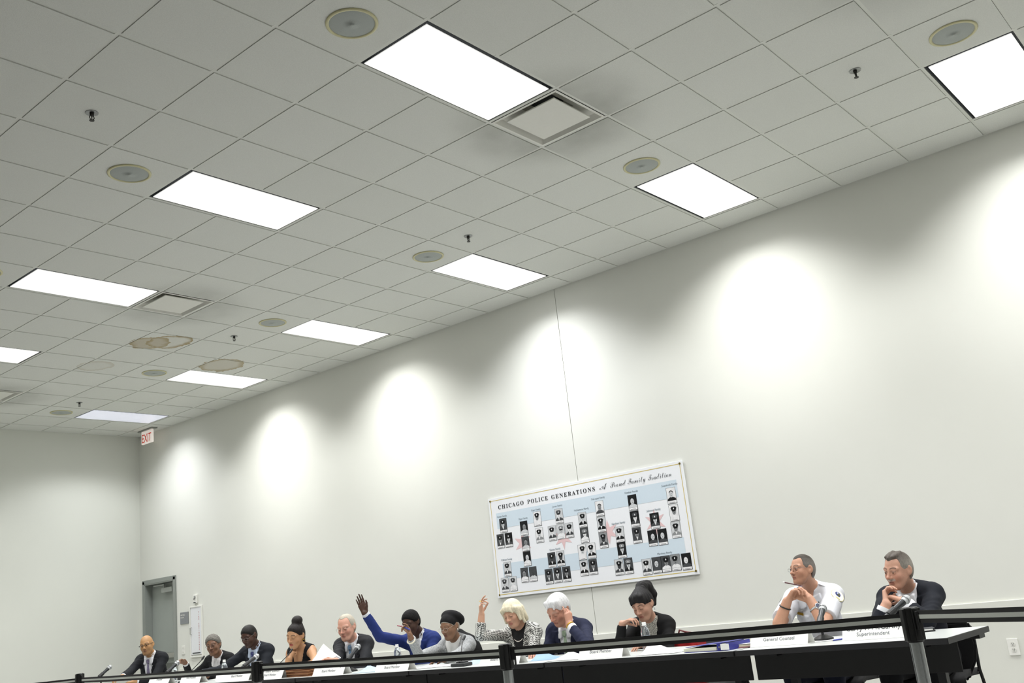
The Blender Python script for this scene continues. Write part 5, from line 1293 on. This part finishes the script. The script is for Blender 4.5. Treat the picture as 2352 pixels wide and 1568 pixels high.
# 5 ---- older man, grey suit, pale blue tie
p = Person('white haired man in a charcoal suit with a pale blue tie, reading held pages', (796, 1440), -1.42, 20, 13, -4, '#cf9c86', 0.975, tyaw=24, bulk=1.12, back=.12,
           face=dict(blush='#c05a4c', flush=.55, lips='#a45a52', brow='#9a8f84', brow_amt=.4))
p.set_arm(1, p.P(772, 1518, -1.74), (.3, .5, -1), (-.7, .5, .3), (.2, -.5, -.8), dict(curl=(35, 40, 30)))
p.body(); p.jacket(wool('suit_charcoal', '#2b2c2f')); p.shirt(SHIRTW); p.tie(pattern('tie_steel_blue', 'noise', '#5b7896', '#7d98b3', 90, .5)); p.trousers(wool('trouser_charcoal', '#27282b'))
hair_object('thin', p.H, p.R, p.sc, '#b3ab9b', p.o); glasses(p.H, p.R, p.sc, p.o, '#a9a49a', .0235, .017, .0009, drop=.004)
p.chairs('black chair under the white haired man in charcoal')
# 6 ---- man in bright blue suit, right arm raised
p = Person('man in a bright blue suit raising his right arm, face half hidden by a hand', (944, 1429), -1.40, 8, 20, -4, '#4a3226', 0.862, tyaw=10, back=.12,
           face=dict(blush='#321d17', flush=.2, lips='#442a24', brow='#100d0b'))
wr = p.P(838.5, 1408, -1.72)
p.set_arm(1, wr, (.1, .1, -1), (-.18, .26, 1.0), (-.72, -.68, .0), dict(curl=(8, 14, 10), spread=.05, thumb=(.55, .55)))
p.body(); p.jacket(wool('suit_bright_blue', '#26356f'), w0=.060, ub=.30, lap_m=None); p.shirt(SHIRTW, cuff_to=1.0, cuff_r=.036, slv=.90); p.tie(mat('tie_black_silk', '#17171b', .45)); p.trousers(TRN)
hair_object('afro', p.H, p.R, p.sc, '#0e0c0b', p.o); glasses(p.H, p.R, p.sc, p.o, '#2a2a2c', .0235, .017, .001)
p.plate('lapel_pin', .068, -.10, .010, .016, M_SILV, .026)
p.chairs('black chair under the man in bright blue')
# 7 ---- woman with black beret, pen in raised hand
p = Person('woman in a black beret and grey tweed jacket raising a pen in her right hand', (1033, 1438), -1.42, 2, 15, -2, '#86644d', 0.877, True, tyaw=8, shw=.134, bulk=1.0, back=.10, side=-.025,
           face=dict(blush='#7a4534', flush=.3, lips='#7b3f3c', brow='#4a3a30', brow_amt=.5))
wr = p.P(943, 1463, -1.75)
p.set_arm(1, wr, (.2, .5, -1), (-.20, .16, 1.0), (-.9, .25, .1), dict(curl=(40, 50, 35), fcurl=((18, 30, 20), (45, 55, 40), (50, 60, 40), (50, 60, 40)), thumb=(.5, .9)))
p.set_arm(-1, p.P(1001, 1524, -1.92), (.3, -.3, -1.0), (-.25, .95, -.05), (0, 0, -1), dict(curl=(15, 20, 15)))
p.body(); p.jacket(pattern('tweed_grey', 'noise', '#7a7c7e', '#b2b4b4', 210, .9), w0=.075, ub=.40, sleeves=(.058, .052, .046), t=.012)
p.shirt(mat('top_white', '#e9e9e6', .8, var=.03), w0=.08, ub=.45, collar=False, cuffs=(), t=.007); p.trousers(TRB)
hair_object('beret', p.H, p.R, p.sc, '#9d978c', p.o)
G = Field(axis_pts(-.22, .16, .005), axis_pts(-.16, .16, .005), axis_pts(-.06, .22, .005)); a = .72; Rb = A([[math.cos(a), 0, -math.sin(a)], [0, 1, 0], [math.sin(a), 0, math.cos(a)]])
G.add(('ell', A([-.092, -.012, .056]), (.128, .116, .070), Rb, .001)); G.add(('ell', A([-.012, 0, .04]), (.106, .084, .094), np.eye(3), .015))
f, l, u = G.coords(); G.F = np.maximum(G.F, .058-u-.30*(f-.09)*-1 - .0 + (f-.09)*.55 if False else np.maximum((.074+1.0*(f-.080))-u, -.085-u))
vs, qs = G.mesh(); sdf_object('beret', p.H+p.sc*(vs@p.R.T), qs, wool('beret_black', '#141415'), p.o)
glasses(p.H, p.R, p.sc, p.o, '#b5b0a8', .024, .018, .0009, drop=.010)
for q in (-1, 1): MB().sphere(p.pt(-.006, q*.088, -.040), .0055, 10, 8).build('pearl_earring', M_PEARL, p.o)
ring('bracelet', wr+A([.004, 0, -.028]), nrm(wr-p.arm[1][0]), .034, .006, mat('cuff_cream', '#d9d2bd', .6), p.o)
hnd = p.hand[1][0]; c0 = Vector(wr+nrm(hnd)*.095+A([-.03, .01, 0]))
pe = empty('pen', c0, 'red and blue pen held up by the woman in the black beret', 'pen'); MB().tube([(-.005, .075, .018), (0, 0, .002)], .0048, 8).build('barrel', mat('pen_red', '#8a2a3c', .4), pe); MB().tube([(0, 0, .002), (.004, -.07, -.028)], .0050, 8).build('cap', mat('pen_cobalt', '#2d3fa8', .35), pe)
p.chairs('black chair under the woman in the black beret')
# dark coat hung over that chair
G = Field(*[axis_pts(p.N[a]-.42, p.N[a]+.42, .012) for a in range(2)], axis_pts(.42, 1.16, .012)); bx = p.N-p.Fh*.14
c1, c2, c3 = A(at_x(1054, 1458, -1.16)), A(at_x(1074, 1480, -1.16)), A(at_x(1080, 1498, -1.16))
G.add(('cap', c1, c2, .060, .085, .03)); G.add(('cap', c2, c3, .085, .10, .05)); G.add(('cap', c3, A([c3[0], c3[1]+.02, .52]), .10, .10, .08)); G.add(('cap', A([c3[0], c3[1], .70]), A([c3[0], c3[1]+.3, .70]), .07, .07, .1)); G.F = np.maximum(G.F, np.abs(G.coords()[0]-c3[0])-.055)
vs, qs = G.mesh(); tag(sdf_object('coat', vs, qs, wool('coat_black', '#121213'), None), 'black coat draped over the chair back behind the woman in the beret', 'coat')
# 8 ---- blonde woman, houndstooth jacket
p = Person('blonde woman in a black and white houndstooth jacket with her right hand raised', (1178, 1408), -1.40, 6, 20, -8, '#c79a80', 0.891, True, tyaw=10, shw=.132, back=.105,
           face=dict(blush='#c0705c', flush=.35, lips='#b05a55', brow='#8d7458', brow_amt=.6))
el, wr = p.P(1103, 1459, -1.68), p.P(1106, 1411, -1.66)
p.set_arm(1, wr, el-p.S[1], (-.10, -.12, 1), (.35, -.75, -.1), dict(curl=(22, 35, 25), fcurl=((20, 40, 30), (15, 22, 15), (35, 50, 30), (40, 50, 30)), thumb=(.5, .7)))
p.arm[1] = (el, wr)
p.body(); hs = pattern('houndstooth', 'check', '#121212', '#dcdcd6', 105, .8); p.jacket(hs, w0=.064, ub=.27, sleeve=.62, sleeves=(.058, .052, .049))
p.shirt(mat('top_black', '#131315', .8), w0=.055, ub=.34, collar=False, cuffs=(), t=.006); p.trousers(TRB)
hair_object('bob', p.H, p.R, p.sc, '#d8cfb4', p.o)
n_ = 22
nk = MB()
for k in range(n_):
    a = -1.25+2.5*k/(n_-1); q, g = p.on_chest(.062*math.sin(a), -.075+.075*(1-math.cos(a)), .006); nk.sphere(Vector(q), .0045, 8, 6)
o = nk.build('pearl_necklace', M_PEARL, p.o, True); o['kind'] = 'stuff'
ring('finger_ring', A(wr)+nrm(p.hand[1][0])*.11, p.hand[1][0], .011, .002, M_GOLD, p.o)
p.chairs('black chair under the blonde woman')
# 9 ---- white haired man, navy suit, hand at ear
p = Person('white haired man in a navy suit with a green tie, hand raised to his ear', (1282, 1399), -1.42, -6, 32, 4, '#c08d77', 0.978, tyaw=8, bulk=1.06, back=.125, 
           face=dict(blush='#b3503e', flush=.5, lips='#9c544a', brow='#a89a8c', brow_amt=.4))
wr = p.P(1308, 1434, -1.53); el = p.P(1352, 1486, -1.60)
p.set_arm(-1, wr, el-p.S[-1], (.12, .10, 1), (.25, .9, .0), dict(curl=(35, 45, 30), fcurl=((40, 70, 40), (35, 60, 40), (25, 50, 30), (5, 15, 10)), thumb=(.6, .7)))
p.arm[-1] = (el, wr)
p.body(); p.jacket(wool('suit_navy', '#22263c'), sleeve=.80); p.shirt(SHIRTW, cuffs=(-1,), cuff_to=.90, slv=.80, cuff_r=.0375); p.tie(pattern('tie_sage', 'noise', '#8fa58d', '#a9bba3', 80, .6), w=.036); p.trousers(TRN)
hair_object('full', p.H, p.R, p.sc, '#d3d3d3', p.o)
d = nrm(wr-el); cw = el+(wr-el)*.955; ring('watch_band', cw, d, .032, .0055, M_GOLD, p.o); u_ = nrm(np.cross(d, [0, 0, 1])*-1+A([-.4, -.6, 0]))
MB().cone(Vector(cw+nrm(A([-.4, -.9, .1]))*.031), Vector(cw+nrm(A([-.4, -.9, .1]))*.040), .016, .015, 18).build('watch_face', mat('watch_dark', '#26302f', .2), p.o)
p.chairs('black chair under the white haired man in navy')
# 10 ---- woman with ponytail
p = Person('woman with a black ponytail, black cardigan and speckled blouse, hand at her mouth', (1476, 1388), -1.42, 2, 24, -6, '#b98f79', 0.911, True, tyaw=12, shw=.132, bulk=1.05, back=.11,
           face=dict(blush='#a95f4c', flush=.35, lips='#9a4c48', brow='#1f1815'))
wr = p.P(1429, 1432, -1.60); el = p.P(1424, 1478, -1.60)
p.set_arm(1, wr, el-p.S[1], (.12, -.9, .32), (.1, -.25, -1), dict(curl=(30, 45, 30), spread=.03, thumb=(.4, .9)))
p.arm[1] = (el, wr)
p.body(); p.jacket(wool('cardigan_black', '#121213'), w0=.070, ub=.42, lapel=False, sleeve=.93)
p.shirt(pattern('blouse_speckled', 'noise', '#4b4a44', '#c9c7bd', 190, .8), w0=.075, ub=.45, collar=False, cuffs=(), t=.006); p.trousers(TRB)
hair_object('pony', p.H, p.R, p.sc, '#141213', p.o)
for q in (-1, 1): MB().sphere(p.pt(-.006, q*.088, -.040), .005, 10, 8).cone(p.pt(-.006, q*.089, -.045), p.pt(-.006, q*.089, -.066), .002, .004, 8).build('drop_earring', M_SILV, p.o)
p.chairs('black chair under the ponytailed woman')
# 11 ---- officer in white shirt
p = Person('man in a white uniform shirt with shoulder patch, hands clasped under his chin', (1843, 1308), -1.40, -27, -5, -2, '#bf9076', 0.834, tyaw=4, back=.105, drop=.145, fine=.0032, hipdx=.18, gstep=.0065,
           face=dict(blush='#a85c46', flush=.35, lips='#8f4f46', brow='#4a3a2e', beard='#7a5a4a', beard_amt=.2, open=True), head=dict(eyes_open=True, jaw=.95), look=(0, .1))
hc = p.P(1831, 1351, -1.60)
wr, wl = p.P(1808, 1381, -1.63), p.P(1860, 1376, -1.57); er, el = p.P(1790, 1432, -1.64), p.P(1893, 1432, -1.60)
p.set_arm(1, wr, er-p.S[1], hc+A([0, -.02, .035])-wr, (.1, -1, -.15), dict(curl=(38, 55, 40), fcurl=((40, 55, 40),)*4, spread=.02, thumb=(.5, .6)))
p.set_arm(-1, wl, el-p.S[-1], hc+A([0, .045, -.01])-wl, (.15, .9, .35), dict(curl=(40, 60, 40), spread=.02, thumb=(.6, .6)))
p.arm[1], p.arm[-1] = (er, wr), (el, wl)
p.body()
UW = mat('uniform_white', '#d4d6db', .75, var=.03, scale=25)
G = p.grid(.0062); G.add_all(p.torso(), .010); k = 1
for q in (1, -1):
    e_, w_ = p.arm[q]; S = p.S[q]; G.add(('cap', S, S+(e_-S)*.4, .062, .064, .035)); G.add(('ccap', S+(e_-S)*.3, S+(e_-S)*.80, .064, .067, .012))
f, l, u = p.tcoords(G); hole = Field(*G.ax); hole.add(('cap', p.N-p.Up*.02-p.Fw*.012, p.N+p.Up*.2+p.Fw*.035, p.neck+.004, p.neck+.004, 0)); G.F = np.maximum(G.F, -hole.F)
G.F = np.maximum(G.F, -np.maximum(np.maximum(np.abs(l)-p.vwidth(u, .032, .11, 0), -f), u-.05))
Gc = Field(*G.ax); Gc.add(p.neckcap(p.neck), .018); cf = np.maximum(np.maximum(Gc.F, u-(.046-.5*np.maximum(f, -.03))), -.05-u); Gi = Field(*G.ax); Gi.add(p.neckcap(p.neck), .004); cf = np.maximum(cf, -Gi.F); cf = np.maximum(cf, -np.maximum(np.abs(l)-(.010+.4*np.clip(u+.04, 0, .1)), -f)); G.F = np.minimum(G.F, cf)
Gt = Field(*G.ax); Gt.add_all(p.torso(), .024); G.F = np.minimum(G.F, np.maximum(Gt.F, np.maximum(np.maximum(np.abs(np.abs(l)-.048-(u+.02)*-.2)-.030, np.abs(u+.045)-.038-.3*(np.abs(l)-.05)), .0-f)))
for q in (-1, 1):   # pocket flaps and pleats
    G.F = np.minimum(G.F, np.maximum(Field(*G.ax).add_all(p.torso(), .0185).F, np.maximum(np.maximum(np.abs(l-q*.088)-.055, np.abs(u+.155+.25*np.maximum(0, .03-np.abs(l-q*.088)))-.024), .02-f)))
G.F = np.minimum(G.F, np.maximum(Field(*G.ax).add_all(p.torso(), .0155).F, np.maximum(np.abs(l)-.014, np.maximum(.02-f, u+.05))))
p.add('uniform_shirt', G, UW, 0); p.trousers(TRN)
for q in (-1, 1):   # epaulettes
    a_, b_ = p.N+q*p.Lt*.085+p.Up*.052, p.S[-q if False else (-1 if q == 1 else 1)]+p.Up*.068
    MB().box(Vector((a_+b_)/2-p.Up*.012), (.045, .115, .006), Matrix((Vector(p.Fw), Vector(nrm(b_-a_)), Vector(nrm(np.cross(p.Fw, nrm(b_-a_)))))).transposed(), bev=.002).build('epaulette', UW, p.o)
hair_object('buzz', p.H, p.R, p.sc, '#75706a', p.o, .0036, top='#3b342c'); glasses(p.H, p.R, p.sc, p.o, '#55585c', .022, .0135, .0009, drop=.004)
p.plate('name_plate', -.088, -.118, .062, .017, M_GOLD, .0195)
st = [(.030*(1 if k % 2 == 0 else .45)*math.sin(PI*k/5), .030*(1 if k % 2 == 0 else .45)*math.cos(PI*k/5)) for k in range(10)]
p.plate('badge_star', .085, -.085, 0, 0, M_GOLD, .020, pts=st); q, g = p.on_chest(.085, -.085, .024); MB().sphere(Vector(q), .010, 12, 8).build('badge_seal', M_SILV, p.o)
p.plate('collar_pin', .060, -.050, .008, .012, M_SILV, .027)
# round shoulder patch on the left sleeve, flag patch on the right
S, e_ = p.S[-1], p.arm[-1][0]; d = nrm(e_-S); cen = S+(e_-S)*.22; out = nrm(A([-.95, -.75, .15])-d*(A([-.95, -.75, .15])@d)); up = -d; xx = np.cross(up, out)
def disc(rx, ry, off, c=(0, 0), n=22): return [Vector(cen+out*(.066+off)+xx*(c[0]+rx*math.cos(2*PI*k/n))+up*(c[1]+ry*math.sin(2*PI*k/n))-out*.35*((c[0]+rx*math.cos(2*PI*k/n))**2*9)) for k in range(n)]
b = MB(); b.poly(disc(.048, .056, .000)).m(1).poly(disc(.045, .053, .0010)).m(2).poly(disc(.020, .020, .0020, (-.002, .010))).m(3).poly(disc(.009, .013, .0030, (.004, .006), 10)).m(0).poly(disc(.018, .007, .0020, (.006, -.032), 12)); b.m(4).poly(disc(.006, .009, .0036, (-.007, .014), 8))
b.build('shoulder_patch', [mat('patch_yellow', '#d9cf8a', .8), mat('patch_white', '#eceadf', .8), mat('patch_navy', '#2f3c7a', .8), mat('patch_olive', '#5a5a34', .8), mat('patch_pale', '#b9c1cf', .8)], p.o)
S, e_ = p.S[1], p.arm[1][0]; d = nrm(e_-S); cen = S+(e_-S)*.30; out = nrm(A([-1, .45, .1])-d*(A([-1, .45, .1])@d)); up = -d; xx = np.cross(up, out)
def rect(x0, y0, x1, y1, off): return [Vector(cen+out*(.068+off)+xx*a+up*b_) for a, b_ in ((x0, y0), (x1, y0), (x1, y1), (x0, y1))]
b = MB(); b.poly(rect(-.03, -.022, .03, .022, 0)).m(1).poly(rect(-.03, .010, .03, .018, .001)).poly(rect(-.03, -.018, .03, -.010, .001)).m(2)
for k in range(4): b.poly(rect(-.024+.014*k, -.004, -.018+.014*k, .004, .001))
b.build('flag_patch', [MATS['patch_white'], mat('patch_sky', '#7f9fd0', .8), mat('patch_red', '#b84a4a', .8)], p.o)
d = nrm(wr-er); ring('wristband', er+(wr-er)*.74, d, .036, .0045, M_BLACK, p.o); d = nrm(wl-el); cw = el+(wl-el)*.60; ring('watch_band', cw, d, .036, .006, M_SILV, p.o); oo = nrm(A([-.5, -.6, .7])-d*(A([-.5, -.6, .7])@d))
MB().cone(Vector(cw+oo*.034), Vector(cw+oo*.045), .020, .019, 20).build('watch_case', M_SILV, p.o); MB().cone(Vector(cw+oo*.045), Vector(cw+oo*.0465), .016, .016, 20).build('watch_dial', mat('dial_navy', '#2b3550', .2), p.o)
pe = empty('pen', Vector(hc+A([-.045, .0, .035])), 'pen held between the clasped hands of the white shirted officer', 'pen'); MB().tube([(-.01, .055, .012), (0, -.06, -.022)], .0042, 8).build('barrel', mat('pen_maroon', '#4a1a1c', .35), pe); MB().tube([(-.01, .055, .012), (-.012, .066, .0155)], .0046, 8).build('tip', mat('pen_tip_white', '#e6e6e0', .4), pe)
p.chairs('black chair under the white shirted officer')
# 12 ---- man in dark suit, hands clasped at his mouth
p = Person('moustached man in a dark navy suit, hands clasped at his mouth, rightmost of the row', (2063, 1309), -1.42, -22, 8, 4, '#c4967f', 0.927, tyaw=2, bulk=1.12, back=.12, fine=.0032, shw=.152, hipdx=.18, gstep=.0065,
           face=dict(blush='#b5604e', flush=.5, lips='#8f4f46', brow='#3b3029', tache='#b5aca2', open=True), head=dict(eyes_open=True), look=(0, -.05))
hc = A(p.pt(.135, .0, -.075)) + A([-.01, 0, -.012])
wr, wl = p.P(2036, 1388, -1.62), p.P(2076, 1380, -1.57); er, el = p.P(2016, 1438, -1.66), p.P(2128, 1428, -1.62)
p.set_arm(1, wr, er-p.S[1], hc+A([0, .02, .03])-wr, (.1, -1, -.15), dict(curl=(40, 55, 40), spread=.02, thumb=(.5, .6)))
p.set_arm(-1, wl, el-p.S[-1], hc+A([-.01, .055, -.025])-wl, (.15, .9, .35), dict(curl=(42, 60, 40), spread=.02, thumb=(.6, .6)))
p.arm[1], p.arm[-1] = (er, wr), (el, wl)
p.body(); p.jacket(wool('suit_midnight', '#171a22'), sleeve=.66, sleeves=(.060, .053, .048)); p.shirt(SHIRTW, cuff_to=.84, slv=.66, cuff_r=.043); p.tie(mat('tie_dark_wine', '#2a1a1e', .5)); p.trousers(TRB)
hair_object('swept', p.H, p.R, p.sc, '#8b867d', p.o, .0036, top='#554e47'); p.plate('lapel_pin', .080, -.075, .010, .012, M_GOLD, .026)
p.chairs('black chair under the rightmost man in the dark suit')
ct = empty('coat', (-1.06, -1.16, 0), 'black coat hanging from the chair of the rightmost man, below the table end', 'coat')
b = MB(); b.poly([(0, y-(-1.16), z) for y, z in ((-1.29, .74), (-1.31, .60), (-1.29, .50), (-1.225, .385), (-1.195, .375), (-1.15, .43), (-1.10, .52), (-.99, .56), (-.97, .74))], .035, (-1, 0, 0)); bmesh.ops.bevel(b.bm, geom=b.bm.edges[:], offset=.012, segments=2, affect='EDGES'); auto_smooth(b.build('coat_cloth', MATS['wool_coat_black'], ct), 60)
# empty chair with a red bag between the ponytailed woman and the officer
chair(-1.18, 0.62, 'empty black chair carrying the red bag')
bg = empty('handbag', (-1.2, .72, .44), 'red bag on the empty chair beside the ponytailed woman', 'bag')
G = Field(axis_pts(-.12, .12, .010), axis_pts(-.20, .20, .010), axis_pts(-.02, .40, .010)); G.add(('box', A([0, 0, .17]), (.075, .12, .165), np.eye(3), .001)); G.add(('ell', A([0, 0, .33]), (.06, .13, .035), np.eye(3), .03)); X, Y, Z = G.coords(); G.F = (G.F+.006*np.sin(Y*60)*np.sin(Z*40)).astype(np.float32)
vs, qs = G.mesh(); sdf_object('bag_body', vs, qs, mat('bag_red', '#b5292a', .5, var=.1), bg)
MB().tube([(-.01, .08, .34), (-.02, .05, .395), (-.01, -.01, .375), (0, -.06, .365), (0, -.09, .34)], .007, 8).build('bag_handle', mat('strap_dark_red', '#5e1c1c', .5), bg)
for o in list(bpy.data.objects):
    if o.type == 'MESH' and not o.data.materials: o.data.materials.append(M_WHITEP)
